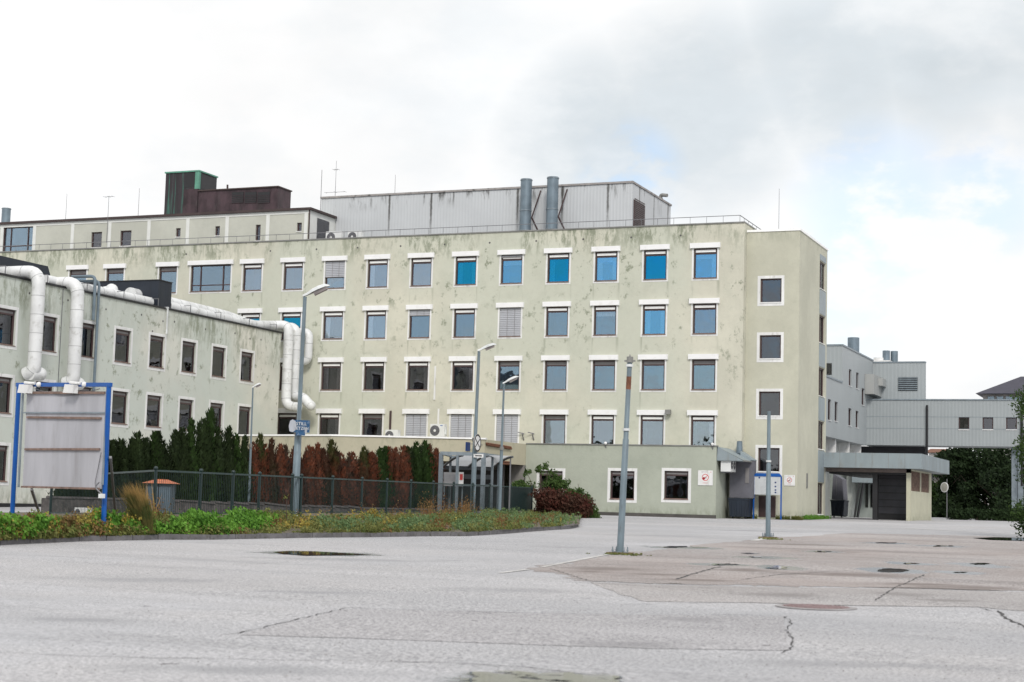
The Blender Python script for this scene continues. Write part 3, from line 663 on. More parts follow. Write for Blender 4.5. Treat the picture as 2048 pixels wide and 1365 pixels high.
ex4 = {0: 'curtboth', 1: 'gray', 2: 'blindfull', 3: 'blindfull', 4: 'blindfull', 5: 'gray', 6: '', 7: '', 8: 'curtr'}
for r_, ex in enumerate((ex1, ex2, ex3, ex4)):
    for i in range(-2 if r_ < 2 else -1, 9):
        e = ex.get(i, ''); gl_ = 'glass'
        if r_ == 0 and i in (3, 5, 7): gl_ = 'glassbluesky'
        if r_ == 0 and i in (4, 6, 8) or r_ == 1 and i == 7: gl_ = 'glassmid'
        if r_ == 1 and i in (-1, -2): gl_ = 'glassbluesky'
        if (r_ == 0 and i < 3) or (r_ == 1 and i < 2): gl_ = 'glasslilacsky' if not (r_ == 1 and i < 0) else gl_
        if r_ == 3: gl_ = 'glasscloud'
        if r_ >= 2 and i < 4: gl_ = 'glassdark'
        win.append((x0m+dxm*i+.20, ZT-WH-3.2*r_, bwin, WH, 'main', e, gl_))
for a, b in ((318, 355), (213, 248), (139, 172)):
    xa = Xy(a, 545, YM).x; win.append((xa, ZT-WH, bwin, WH, 'main', 'gray', 'glass'))
xa, xb = Xy(381, 560, YM).x, Xy(461, 560, YM).x; win.append((xa, ZT-WH+.02, xb-xa, WH, 'wide', 'box', 'glass'))
mb = MB(); facade(mb, (XL, YM, 0), (1, 0, 0), XR-XL, Z0-1, PT, [(w[0]-XL, w[0]-XL+w[2], w[1], w[1]+w[3]) for w in win], (0, 1, 0))
mb.face([(XR, YM, 0), (XR, YM+15, 0), (XR, YM+15, PT), (XR, YM, PT)]); mb.face([(XL, YM, 0), (XL, YM, PT), (XL, YM+15, PT), (XL, YM+15, 0)])
mb.face([(XL, YM+15, 0), (XL, YM+15, PT), (XR, YM+15, PT), (XR, YM+15, 0)])
mb.face([(XL, YM, PT-.02), (XR, YM, PT-.02), (XR, YM+15, PT-.02), (XL, YM+15, PT-.02)], 2)
for px in (373, 541, 633, 715, 801, 889, 979, 1072, 1166, 1262, 1361):    # small round weep holes under the roof edge
    q = Xy(px, 500, YM); 
    i = round((q.x-x0m)/dxm*2)/2; mb.disc((q.x, YM-.006, 17.28), (0, 1, 0), .06, 10, 1, .004)
mb.build('wall', [M['cream'], M['room'], M['roof']], MBd)
mb = MB(); mb.box((XL, YM-.06, PT), (XR+.03, YM+.3, PT+.07)); mb.box((XR-.25, YM+.3, PT), (XR+.03, YM+14.9, PT+.07)); mb.build('parapet_coping', M['coping'], MBd)
for w in win: window(MBd, (w[0], YM, w[1]), 0, w[2], w[3], w[4], w[5], w[6])
# tower bay at the right end
YT = 91.0; XT0, XT1 = XR+.002, -20.22; ZTt = 17.42
tw = [(1521, 558, 607), (1519.5, 671, 719.5), (1518, 783.5, 833.5), (1516.5, 896, 945)]
th = []
for px, ya, yb in tw:
    a = Xy(px, ya, YT); b = Xy(px, yb, YT); th.append((a.x-XT0, a.x-XT0+1.22, b.z, a.z))
mb = MB(); facade(mb, (XT0, YT, 0), (1, 0, 0), XT1-XT0, 0, ZTt, th, (0, 1, 0), depth=.8)
sw_ = [(525, 581), (632, 689), (737, 795), (844, 901), (967, 1031)]; XS = XT1; sh = []
ya_, yb_ = 96.45, 98.1
for a, b in sw_: sh.append((ya_-YT, yb_-YT, P(1645, b, 'X', XS).z, P(1645, a, 'X', XS).z))
facade(mb, (XS, YT, 0), (0, 1, 0), 98.64-YT, 0, ZTt, sh, (-1, 0, 0), depth=.7)
mb.face([(XT0, 98.64, 0), (XT0, 98.64, ZTt), (XT1, 98.64, ZTt), (XT1, 98.64, 0)]); mb.face([(XT0, YT, ZTt-.02), (XT1, YT, ZTt-.02), (XT1, 98.64, ZTt-.02), (XT0, 98.64, ZTt-.02)])
mb.build('stair_wall', [M['tower'], M['room']], MBd)
mb = MB(); mb.box((XT0, YT-.05, ZTt), (XT1+.05, YT+.2, ZTt+.13)); mb.box((XT1-.2, YT+.2, ZTt), (XT1+.05, 98.7, ZTt+.13)); mb.build('stair_coping', M['vent'], MBd)
for h in th: window(MBd, (XT0+h[0], YT, h[2]), 0, 1.22, h[3]-h[2], 'simple', '', 'glassdark', .16)
for h in sh: window(MBd, (XS, ya_, h[2]), 90, yb_-ya_, h[3]-h[2], 'narrow', '', 'glassdark', 0)
for k, h in enumerate(sh):
    top = (P(1645, 512, 'X', XS).z if k == 0 else sh[k-1][2]-.05)
    mb = MB(); mb.box((XS-.02, ya_-.02, h[3]+.05), (XS+.03, yb_+.02, top), 0); mb.build('spandrel_panel', M['fascia'], MBd)
# plant room
a = Xy(643, 398, 96); b = Xy(1265, 366, 96); PX0, PX1, PZ = a.x, b.x, (a.z+b.z)/2
mb = MB(); mb.box((PX0, 96, PT-.05), (PX1, 104.2, PZ)); mb.build('plant_room', M['clad'], MBd)
mb = MB(); mb.box((PX0-.06, 95.92, PZ), (PX1+.06, 104.26, PZ+.12)); mb.build('plant_room_trim', pm('stained roof trim', (.30, .28, .27), .7, var=.2, scale=1.2, dirt=(.05, .045, .04), dirtf=.95), MBd)
mb = MB(); a = P(1267, 398, 'X', PX1); b = P(1289, 398, 'X', PX1); zt = a.z
mb.box((PX1+.003, a.y+.02, PT), (PX1+.05, b.y, zt-.05))
for i in range(24): mb.box((PX1+.05, a.y+.08, PT+.1+i*.12), (PX1+.08, b.y-.06, PT+.15+i*.12))
mb.build('louvre_door', M['brown'], MBd)
mb = MB(); mb.cyl((PX1-.4, 103.2, PZ), (PX1-.4, 103.2, PZ+.35), .16, 12); mb.tube(fillet([(PX1-.4, 103.2, PZ+.3), (PX1-.4, 103.2, PZ+.6), (PX1+.1, 103.0, PZ+.5)], .3), .12, 10); mb.build('vent_cowl', M['coping'], MBd, smooth=True)
# attic storey
YA = 92.5; AX1 = Xy(619, 430, YA).x; AX0 = XL; AZ = 20.25
ah = []; aw = [(183, 202.5, 465, 496), (241, 261.5, 462, 493), (352, 360.5, 457, 475.5), (430.6, 439, 453, 473), (511.6, 520, 450, 483), (594, 603, 446, 464), (7, 65, 455, 504)]
for l, r, t0, t1 in aw:
    A = Xy(l, t0, YA); B = Xy(r, t1, YA); ah.append((A.x-AX0, B.x-AX0, max(B.z, PT+.05), A.z))
mb = MB(); facade(mb, (AX0, YA, 0), (1, 0, 0), AX1-AX0, PT-.5, AZ, ah, (0, 1, 0), depth=.7)
AYE = 95.9
mb.face([(AX1, YA, PT-.5), (AX1, AYE+4, PT-.5), (AX1, AYE+4, AZ), (AX1, YA, AZ)]); mb.face([(AX0, YA, AZ), (AX1, YA, AZ), (AX1, AYE+4, AZ), (AX0, AYE+4, AZ)])
mb.build('attic_wall', [M['attic'], M['room']], MBd)
for k, h in enumerate(ah):
    window(MBd, (AX0+h[0], YA, h[2]), 0, h[1]-h[0], h[3]-h[2], 'wide' if k == 6 else 'plain', '', 'glassdark' if k < 6 else 'glass', 0)
mb = MB()
for px in (4, 69, 145, 219, 297.5, 375, 453.5, 535):
    x = Xy(px, 470, YA).x; mb.box((x-.13, YA-.03, PT-.3), (x+.13, YA+.02, AZ-.22))
mb.box((AX0, YA-.031, AZ-.22), (AX1, YA+.02, AZ-.003)); mb.box((AX1-.35, YA-.032, PT-.3), (AX1-.1, YA+.02, AZ-.22)); mb.box((AX1-.02, YA-.03, PT-.3), (AX1+.02, AYE, AZ-.003))
mb.build('pilasters', M['pilaster'], MBd)
mb = MB(); mb.box((AX0, YA-.18, AZ), (AX1+.18, YA+.2, AZ+.15)); mb.box((AX1-.2, YA+.2, AZ), (AX1+.18, AYE, AZ+.15)); mb.bar((AX1+.02, YA-.04, AZ), (AX1+.02, YA-.04, PT-.2), .07); mb.build('cornice', M['cornice'], MBd)
mb = MB(); mb.box((AX1+.02, YA+1.0, PT+.3), (AX1+.05, YA+2.6, AZ-.35)); mb.build('side_window', M['glassdark'], MBd)
# copper clad lift tower and vent house
YC = 97.5
a = Xy(332, 347, YC); b = Xy(398, 344, YC); c1 = P(434, 353, 'X', b.x)
CZ = (a.z+b.z)/2; z1 = AZ; cx0, cx1, cy1 = a.x, b.x, c1.y
mb = MB(); mb.box((cx0, YC, z1), (cx1, cy1, CZ)); 
mb.build('lift_tower', M['verdigris'], MBd)
mb = MB(); zl = P(398, 378, 'Y', YC).z; xw = Xy(368, 370, YC).x
mb.box((xw, YC-.02, z1), (cx1-.02, YC-.004, zl)); mb.box((cx1+.004, YC+.02, z1), (cx1+.02, cy1, zl)); mb.build('copper_panel', M['copper'], MBd)
mb = MB(); mb.box((cx0-.06, YC-.08, CZ), (cx1+.08, cy1+.06, CZ+.10)); mb.box((cx1-.28, YC-.04, zl), (cx1+.04, YC+.2, CZ)); mb.build('green_trim', pm('pale verdigris', (.10, .27, .20), .6, var=.2), MBd)
mb = MB(); mb.box((xw+.02, YC-.012, zl+.15), (cx1-.32, YC-.003, CZ-.05)); mb.box((cx1+.006, YC+.3, zl+.1), (cx1+.012, cy1-.1, CZ-.12)); mb.build('louvre', M['black'], MBd)
a = Xy(405, 385, YC); b = Xy(556, 374.5, YC); c1 = P(582, 385, 'X', b.x); VZ = b.z
mb = MB(); mb.box((cx1+.03, YC+.03, z1), (b.x, c1.y, VZ)); mb.build('vent_house', M['copper'], MBd)
mb = MB(); mb.box((cx1+.02, YC-.08, VZ), (b.x+.08, c1.y+.05, VZ+.08)); mb.cyl(Xy(455, 378, 98), Xy(455, 370, 98), .07, 10); mb.build('vent_house_trim', M['cornice'], MBd)
for l, r in ((464, 486), (490, 512), (516, 539)):
    A = Xy(l, 385, YC); B = Xy(r, 406, YC); mb = MB(); mb.box((A.x, YC, B.z), (B.x, YC+.028, A.z))
    for i in range(5): mb.box((A.x, YC-.02, B.z+i*.13), (B.x, YC, B.z+i*.13+.03), 1)
    mb.build('vent_opening', [M['black'], M['copper']], MBd)
# annex at the foot of the block
YX = 87.7; AXL = Xy(1052, 900, YX).x; AXR = Xy(1433, 900, YX).x; AXZ = P(1240, 891, 'Y', YX).z
axw = [(1079, 1124), (1221, 1268), (1329, 1376)]; xh = []
for l, r in axw:
    A = Xy(l, 942, YX); B = Xy(r, 1000.5, YX); xh.append((A.x-AXL, B.x-AXL, B.z, A.z))
mb = MB(); facade(mb, (AXL, YX, 0), (1, 0, 0), AXR-AXL, 0, AXZ, xh, (0, 1, 0), depth=1.0)
mb.face([(AXR, YX, 0), (AXR, YM-.002, 0), (AXR, YM-.002, AXZ), (AXR, YX, AXZ)]); mb.face([(AXL, YX, AXZ-.02), (AXR, YX, AXZ-.02), (AXR, YM-.002, AXZ-.02), (AXL, YM-.002, AXZ-.02)], 0)
mb.face([(AXL, YX, 0), (AXL, YX, AXZ), (AXL, YM, AXZ), (AXL, YM, 0)])
mb.build('annex_wall', [M['annex'], M['room']], MBd)
for h in xh: window(MBd, (AXL+h[0], YX, h[2]), 0, h[1]-h[0], h[3]-h[2], 'wing', '', 'glassdark', .16)
mb = MB(); mb.box((AXL, YX-.05, AXZ), (AXR+.05, YX+.25, AXZ+.06)); mb.build('annex_coping', M['coping'], MBd)
mb = MB(); mb.box((AXL, YX-.035, .9), (AXR+.035, YX-.002, 1.30)); mb.build('plinth', pm('dark plinth', (.075, .07, .065), .9), MBd)
# entrance porch: overhanging upper box over a dark recess
e0 = Xy(970, 879.5, 82.3); e1 = PD(663, 872.3, pxof(e0)[2]*1.012); ez = e0.z; eb = Xy(1050, 931, YX).z
E0 = Vector((e0.x, e0.y, 0)); E1 = Vector((e1.x, e1.y, 0)); EX = AXL
wl = P(505, 872, 'X', -51.3)
E2 = Vector((-51.3, 81.6, 0))
def prism(mb, pl, za, zb, mi=0):
    n = len(pl)
    for i in range(n): a, b = pl[i], pl[(i+1) % n]; mb.face([(a.x, a.y, za), (b.x, b.y, za), (b.x, b.y, zb), (a.x, a.y, zb)], mi)
    mb.face([(p.x, p.y, zb) for p in pl], mi); mb.face([(p.x, p.y, za) for p in pl][::-1], mi)
mb = MB(); prism(mb, [E2, E1, E0, Vector((e0.x, YM-.003, 0)), Vector((E2.x, YM-.003, 0))], eb, ez); mb.build('porch_upper', M['porch'], MBd)
pr = MB(); sxx = AXL
mb = MB(); mb.face([(e0.x+.002, 82.3, eb), (AXL-.0, YX, eb), (AXL, YX, ez-.01), (e0.x+.002, 82.3, ez)]); 
prism(mb, [Vector((e0.x, 82.3, 0)), Vector((AXL, YX, 0)), Vector((e0.x, YX, 0))], eb, ez-.01); mb.build('porch_side', M['porch'], MBd)
mb = MB(); o1 = E1+Vector((0, -.06, 0)); o0 = E0+Vector((.06, -.06, 0)); o2 = E2+Vector((0, -.06, 0)); prism(mb, [o2, o1, o0, E0+Vector((0, .3, 0)), E1+Vector((0, .3, 0)), E2+Vector((0, .3, 0))], ez, ez+.09); mb.build('porch_coping', M['vent'], MBd)
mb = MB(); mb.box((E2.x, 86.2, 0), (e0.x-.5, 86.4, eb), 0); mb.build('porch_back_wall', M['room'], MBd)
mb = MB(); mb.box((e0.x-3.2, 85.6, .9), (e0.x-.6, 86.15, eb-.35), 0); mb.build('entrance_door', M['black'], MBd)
xq = P(1019, 960, 'Y', 87.5).x
mb = MB(); mb.box((xq, 87.45, .9), (AXL-.003, 87.6, eb-.002), 0); mb.build('porch_return', pm('grey return wall', (.24, .23, .215), .8), MBd)
mb = MB(); mb.box((e0.x-.5, 87.55, .9), (xq-.003, 87.65, eb-.002), 0); mb.build('porch_shade_slab', M['black'], MBd)  # black slab painting the shade inside the porch opening
mb = MB()
for (l, t0, r, t1) in ((972, 887, 1022, 893), (985, 923, 1020, 927)):
    pa = P(l, t0, 'X', e0.x+.3); 
def side_pt(px, py):
    "point on the slanting side face of the porch"
    d = ray(px, py); n = Vector((YX-82.3, -(AXL-e0.x), 0)); o = Vector((e0.x, 82.3, 0))+n.normalized()*.08
    t_ = (o-Vector((0, 0, 0))).dot(n)/d.dot(n); return Vector((0, 0, EYE))+d*t_
for (a, b) in (((973, 887), (1022, 895)), ((974, 890), (1023, 898)), ((984, 922), (1020, 925)), ((984, 926), (1020, 929))): mb.cyl(side_pt(*a), side_pt(*b), .05, 8)
mb.build('sign_tubes', M['rust'], MBd)

# ------------------------------------------------------------------ wing at the left
XW = -51.5; WZ = 11.62; WY0, WY1 = 50.0, 87.45
WG = thing('left_wing', 'three-storey pale grey-green wing with white ducts climbing to its roof', 'building', (XW, 70, .9))
wy0, wdy, wbw = 61.48, 3.073, 1.358; hs = []
for i in range(-4, 9):
    for zt, zb in ((10.10, 8.37), (6.88, 5.16), (3.67, 1.96)):
        y = wy0+wdy*i
        if i == 8: pass
        hs.append((y-WY0, y-WY0+wbw, zb, zt))
# first visible one is a little wider
mb = MB(); hs = [h for h in hs if h[0] > .2 and h[1] < WY1-WY0-.05]
facade(mb, (XW, WY0, 0), (0, 1, 0), WY1-WY0, 0, WZ, hs, (-1, 0, 0), rev=.16, depth=1.2)
mb.face([(XW, WY0, 0), (XW, WY0, WZ), (XW-14, WY0, WZ), (XW-14, WY0, 0)]); mb.face([(XW, WY1, 0), (XW-14, WY1, 0), (XW-14, WY1, WZ), (XW, WY1, WZ)])
mb.face([(XW-14, WY0, 0), (XW-14, WY0, WZ), (XW-14, WY1, WZ), (XW-14, WY1, 0)]); mb.face([(XW, WY0, WZ-.02), (XW, WY1, WZ-.02), (XW-14, WY1, WZ-.02), (XW-14, WY0, WZ-.02)], 2)
k = 0
for px, py in ((212, 619), (283, 630), (326, 643), (411, 659), (349, 644), (470, 667), (500, 678), (522, 680), (136, 601), (59, 587), (305, 663)):
    q = P(px, py, 'X', XW); mb.disc((XW+.003, q.y, q.z), (-1, 0, 0), .06, 8, 1, .004)
mb.build('wall', [M['wing'], M['room'], M['roof']], WG)
for h in hs: window(WG, (XW, WY0+h[0], h[2]), 90, h[1]-h[0], h[3]-h[2], 'wing', 'curtr' if (h[2] < 6 and int(h[0]) % 2 == 0) else '', 'glassdark', .15)
mb = MB(); mb.box((XW-.3, WY0, WZ), (XW+.07, WY1+.03, WZ+.10)); mb.build('roof_edge', M['black'], WG)
mb = MB(); mb.box((XW+.002, WY0, .5), (XW+.05, WY1, .98)); mb.build('plinth', M['black'], WG)
mb = MB()
for px in (110, ): q = P(125, 600, 'X', XW); mb.box((XW+.002, q.y-.02, 4), (XW+.015, q.y+.02, WZ-.05))
mb.build('joint_strip', M['thin'], WG)

# ------------------------------------------------------------------ ducts
def duct(name, label, pts, r, fil, group=None, bands=True, cat='duct', mat='duct', seam=.9):
    pts = [Vector(p) for p in pts]
    T = thing(name, label, cat, pts[-1] if pts[-1].z < pts[0].z else pts[0], group); fl = fillet(pts, fil)
    mb = MB(); mb.tube(fl, r, 20); mb.build('casing', M[mat], T, smooth=True)
    if bands:
        acc = 0; last = 0
        for a, b in zip(fl, fl[1:]):
            L = (b-a).length; d = (b-a).normalized() if L > 0 else None
            while acc+L > last+seam:
                s = last+seam-acc; q = a+d*s; mb = MB(); mb.tube([q-d*.012, q+d*.012], r+.005, 20); mb.build('seam_band', M['ductseam'], T, smooth=True); last += seam
            acc += L
    return T
xd = XW+.62
def vd(px, py): return P(px, py, 'X', xd)
a = vd(79, 544); b = vd(72, 742)
DR = .32
duct('air_duct', 'fat white duct bending over the wing roof edge, nearest the left border', [(a.x-9, a.y, a.z), a, (a.x, a.y, b.z), (a.x-.45, a.y-.05, b.z-.18)], DR, .7, 'white ducts on the wing')
mb = MB(); 
a2 = vd(157, 566); b2 = vd(152, 762)
duct('air_duct', 'fat white duct dropping down the wing wall above the right half of the blue frame', [(a2.x-7, a2.y, a2.z), a2, (a2.x, a2.y, b2.z), (a2.x-.45, a2.y-.05, b2.z-.15)], DR, .7, 'white ducts on the wing')
for p_, lb in ((vd(79, 748), 'round white elbow cap at the foot of the leftmost duct'), (vd(156, 768), 'round white elbow cap at the foot of the second duct')):
    T = thing('duct_elbow', lb, 'duct elbow', p_-Vector((0, 0, .4)), 'white elbow caps'); mb = MB(); mb.ball(p_, .33); mb.build('cap', M['duct'], T, smooth=True)
    mb = MB(); mb.tube([p_+Vector((-.1, -.55, -.05)), p_+Vector((0, .2, 0))], .30, 16); mb.build('stub', M['duct'], T, smooth=True)
xr = XW-.75
def rp(px, py, x=xr): return P(px, py, 'X', x)
zr = WZ+.36
y_a = rp(165, 575).y; y_b = rp(300, 600).y
duct('air_duct', 'white roof duct lying along the wing edge in front of the dark plant box', [(xr, y_a-3, zr), (xr, y_b, zr)], .27, .3, 'white ducts on the wing')
mb = MB(); q = rp(228, 580, xr-.1); T = thing('duct_elbow', 'domed white duct end on the wing roof left of the dark box', 'duct elbow', (q.x, q.y, WZ), 'white elbow caps'); mb.ball((q.x-.15, q.y, WZ+.62), .34); mb.build('cap', M['duct'], T, smooth=True)
mb = MB(); mb.tube([(q.x-.15, q.y, WZ+.6), (q.x-1.4, q.y-.3, WZ+.35)], .28, 16); mb.build('stub', M['duct'], T, smooth=True)
y_c = rp(335, 610).y
ye = 88.25
tp = P(578, 651, 'Y', ye)
bt = P(572, 812, 'Y', ye)
duct('air_duct', 'long white duct along the wing roof turning down past the wing corner', [(xr, y_c, zr-.03), (xr, ye-2.6, zr-.05), (tp.x-1.0, ye, tp.z), (tp.x, ye, tp.z), (tp.x, ye, bt.z), (tp.x+1.0, ye, bt.z-.1)], .30, .55, 'white ducts on the wing')
duct('air_duct', 'thicker upper white duct behind the long roof duct', [(xr-1.1, y_c-2, zr+.42), (xr-1.1, 84, zr+.30), (xr-1.1, 86.5, zr+.1)], .38, .5, 'white ducts on the wing')
ty = 89.35; tq = P(597, 655, 'Y', ty); tb = P(590, 795, 'Y', ty); te = P(624, 812, 'Y', ty)
duct('air_duct', 'second white duct drop squeezed between wing and main wall', [(tq.x-2.5, ty, tq.z+.03), (tq.x-.15, ty, tq.z), (tq.x-.15, ty, tb.z), (te.x-.7, ty, tb.z+.05), (te.x, ty-.2, te.z)], .30, .5, 'white ducts on the wing')
l0 = P(619, 664, 'Y', 89.9)
l1 = P(615, 722, 'Y', 89.9)
duct('air_duct', 'short white duct loop against the main wall beside the wing corner', [(l0.x-1.2, 89.9, l0.z), (l0.x, 89.9, l0.z), (l0.x, 89.9, l1.z), (l0.x-.7, 89.9, l1.z-.1)], .24, .4, 'white ducts on the wing')
T = thing('duct_elbow', 'round white duct end hanging under the wing corner drops', 'duct elbow', te-Vector((0, 0, .4)), 'white elbow caps'); mb = MB(); mb.ball(te+Vector((0, -.15, 0)), .31); mb.build('cap', M['duct'], T, smooth=True)
# grey pipes climbing beside the wing windows
xg = XW+.14
g0, g1 = P(197, 566, 'X', xg), P(192, 768, 'X', xg)
T = thing('drain_pipes', 'pair of grey pipes looping over the wing roof edge between the windows', 'pipe', (g1.x, g1.y, 1))
mb = MB(); mb.tube(fillet([(g0.x-1.4, g0.y, g0.z+.1), (g0.x+.05, g0.y, g0.z+.1), (g0.x+.05, g0.y, 1.0)], .3), .075, 10); mb.build('pipe', M['flue'], T, smooth=True)
mb = MB(); mb.tube(fillet([(g0.x-1.4, g0.y-.35, g0.z+.3), (g0.x, g0.y-.28, g0.z+.3), (g0.x, g0.y-.28, P(195, 642, 'X', xg).z)], .3), .085, 10); mb.build('pipe', M['flue'], T, smooth=True)
g0, g1 = P(335.5, 617, 'X', xg), P(333, 668, 'X', xg)
T = thing('cable_conduit', 'short white conduit hanging from the wing roof edge', 'conduit', g1); mb = MB(); mb.cyl((g0.x, g0.y, g0.z), (g1.x, g0.y, g1.z), .05, 8); mb.box((g0.x-.4, g0.y-.05, g0.z-.02), (g0.x+.05, g0.y+.05, g0.z+.07)); mb.build('conduit', M['lid'], T)
# dark plant boxes on the wing roof
def rbox(name, label, x0, x1, y0, y1, z0, z1, mat, cat):
    T = thing(name, label, cat, ((x0+x1)/2, (y0+y1)/2, z0)); mb = MB(); mb.box((x0, y0, z0), (x1, y1, z1)); mb.build('casing', M[mat], T)
    mb = MB(); mb.box((x0-.04, y0-.04, z1), (x1+.04, y1+.04, z1+.05)); mb.build('cap', M['black'], T); return T
a = P(318, 561, 'X', XW-.45); b = P(344, 567, 'X', XW-.45); c_ = P(170, 566, 'Y', a.y)
rbox('plant_box', 'black seamed metal plant box standing on the wing roof edge', c_.x-2, XW-.45, a.y, b.y, WZ, a.z, 'darkclad', 'roof plant')
a = P(96, 533, 'X', XW-1.9); T = thing('plant_box', 'low black roof box at the left border, behind the first duct bend', 'roof plant', (XW-3, a.y-4, WZ))
mb = MB(); zt = a.z
mb.hexa([(XW-6, 50, WZ), (XW-1.9, 50, WZ), (XW-1.9, a.y+.7, WZ), (XW-6, a.y+.7, WZ), (XW-6, 50, zt), (XW-1.9, 50, zt), (XW-1.9, a.y, zt), (XW-6, a.y, zt)]); mb.build('casing', M['darkclad'], T)
# rails
def rail(name, label, pts, h, n, r=.018, staple=False, mat='thin'):
    T = thing(name, label, 'railing', pts[0]); mb = MB(); up = Vector((0, 0, 1))
    for a, b in zip(pts, pts[1:]):
        a, b = Vector(a), Vector(b)
        if not staple: mb.bar(a+up*h, b+up*h, r*1.8)
        k = max(1, round((b-a).length/n))
        for i in range(k+1):
            q = a.lerp(b, i/k); pb = MB(); pb.bar(q, q+up*h, r)
            if staple: pb.bar(q+up*h, q+up*h+Vector((-.7, 0, 0)), r)
            pb.build('rail_post', M[mat], T)
    if mb.v: mb.build('top_rail', M[mat], T)
    return T
rc = P(1480, 431, 'Y', 91.2)
rail('roof_railing', 'thin grey railing along the main roof edge', [(XL, 91.2, PT), (rc.x, 91.2, PT), (rc.x, 99, PT)], rc.z-PT, .98, .018)
rail('roof_hoops', 'row of small steel hoops along the wing roof edge', [(XW-.1, 62, WZ), (XW-.1, 87, WZ)], .52, 3.1, .03, True)

# ------------------------------------------------------------------ roof objects of the main block
def flue(label, px, pt, y, r, z0, group, strut=True):
    p = P(px, pt, 'Y', y); T = thing('exhaust_flue', label, 'chimney', (p.x, y, z0), group)
    mb = MB(); mb.tube([(p.x, y, z0), (p.x, y, p.z)], r, 24); mb.build('pipe', M['flue'], T, smooth=True)
    mb = MB(); mb.ring((p.x, y, p.z+.002), (0, 0, 1), 0, r*.86); mb.build('mouth', M['black'], T)
    for f in (.22, .52, .99): mb = MB(); mb.tube([(p.x, y, z0+(p.z-z0)*f-.05), (p.x, y, z0+(p.z-z0)*f)], r+.03, 24); mb.build('collar', M['steel'], T, smooth=True)
    if strut:
        mb = MB(); mb.bar((p.x+r, y+.1, z0+1.75), (p.x+r+.55, y+.7, z0+.35), .08); mb.bar((p.x+r, y+.1, z0+1.65), (p.x+r+.25, 95.95, z0+3.6), .06); mb.bar((p.x-.2, y+.5, z0+.55), (p.x+1.9, y+.5, z0+.45), .08); mb.build('brace', M['brown'], T)
flue('tall grey-blue flue, left one of the roof pair', 1053, 359, 95.0, .365, PT, 'flues on the roof')
flue('tall grey-blue flue, right one of the roof pair with the higher top', 1106, 355, 95.0, .365, PT, 'flues on the roof')
flue('short grey-blue stack at the left border of the roofline', 13, 417, 99, .33, AZ, 'flues on the roof', False)
def mast(label, px, top, y, z0, arms=(), r=.018, cat='antenna'):
    p = P(px, top, 'Y', y); T = thing('roof_antenna', label, cat, (p.x, y, z0), 'thin roof masts'); mb = MB(); mb.tube([(p.x, y, z0), (p.x, y, p.z)], r, 6, r2=r*.6); mb.build('mast', M['thin'], T)
    for f, w in arms:
        mb = MB(); z = z0+(p.z-z0)*f; mb.bar((p.x-w, y, z), (p.x+w, y, z), .02)
        for k in (-1, 0, 1): mb.bar((p.x+k*w, y-.2, z), (p.x+k*w, y+.2, z), .015)
        mb.build('crossbar', M['thin'], T)
mast('plain thin mast standing alone over the left roof', 134, 388, 93.5, AZ)
mast('T-shaped aerial fixed to the attic front', 218, 392, 92.2, 18.6, ((.98, .35),), .022)
mast('plain thin mast left of the copper tower', 279, 377, 94, AZ)
mast('taller mast at the corner of the plant room', 644, 340, 95.8, PT, (), .028)
mast('aerial with crossbars on the left end of the plant room', 673, 322, 97, PZ, ((.78, .18), (.22, .75)), .018)
mast('hair-thin mast on the plant room roof', 791, 350, 99, PZ)
mast('lone thin mast on the stair tower roof', 1558.5, 378, 93, ZTt)

def acunit(label, O, rot, w, h, d, fans=1, conduit=None, mark=False):
    T = bpy.data.objects.new('air_conditioner', None); S.collection.objects.link(T); T.location = Vector(O); T.rotation_euler = (0, 0, math.radians(rot)); tag(T, label, 'air conditioner', 'outdoor air conditioner units')
    T['base_xyz'] = (0, 0, 0)
    mb = MB(); mb.box((-w/2, 0, .06), (w/2, d, h)); mb.box((-w/2+.01, -.006, .08), (w*.5-.01, 0, h-.02)); mb.build('casing', M['acbody'], T)
    for k in range(fans):
        cx = (-w*.17 if fans == 1 else (-w*.25+k*w*.5)); g_ = MB(); r = min(h*.38, w/fans*.4)
        for q in range(5): g_.ring((cx, -.012-.001*q, h*.52), (0, -1, 0), r*(.2+.16*q), r*(.27+.16*q), 24)
        g_.disc((cx, -.009, h*.52), (0, 1, 0), r*1.0, 24, 1, .002); fg = g_.build('fan_grille', [M['print'], M['black']], T)
        g_ = MB(); g_.disc((cx, -.024, h*.52), (0, 1, 0), r*.26, 16, 0, .008); g_.build('hub', M['acbody'], fg)
    mb = MB()
    for x in (-w*.35, w*.35): mb.box((x-.04, -.02, 0), (x+.04, d+.02, .06))
    mb.build('foot', M['thin'], T)
    mb = MB(); mb.box((w/2, d*.3, h*.25), (w/2+.06, d*.7, h*.75)); mb.build('valve_cover', M['lid'], T)
    if mark: mb = MB(); mb.box((w*.2, -.009, h*.86), (w*.38, -.0065, h*.91)); mb.build('emblem', M['blue'], T)
    return T
a = P(667, 478, 'Y', 92.0); acunit('white condenser on the main roof, left one of two beside the attic', (a.x, 92, PT), 0, 1.15, .80, .4)
a = P(709, 476, 'Y', 92.0); acunit('white condenser on the main roof, right one of two near the attic', (a.x, 92, PT), 0, 1.0, .78, .4)
zc = AXZ+.10
a = P(874, 874, 'Y', 88.6); acunit('white condenser standing under a white conduit between lower blinds', (a.x, 88.6, P(874, 876, 'Y', 88.6).z), 0, .92, .82, .38, mark=True)
T = thing('cable_conduit', 'white conduit dropping to the condenser between the lower blinds', 'conduit', (a.x, YM, 5.5)); mb = MB(); p1 = P(877, 818, 'Y', YM-.06); p2 = P(875, 850, 'Y', YM-.06); mb.box((p1.x-.05, YM-.07, p2.z-.2), (p1.x+.05, YM-.001, p1.z)); mb.build('trunking', M['white'], T)
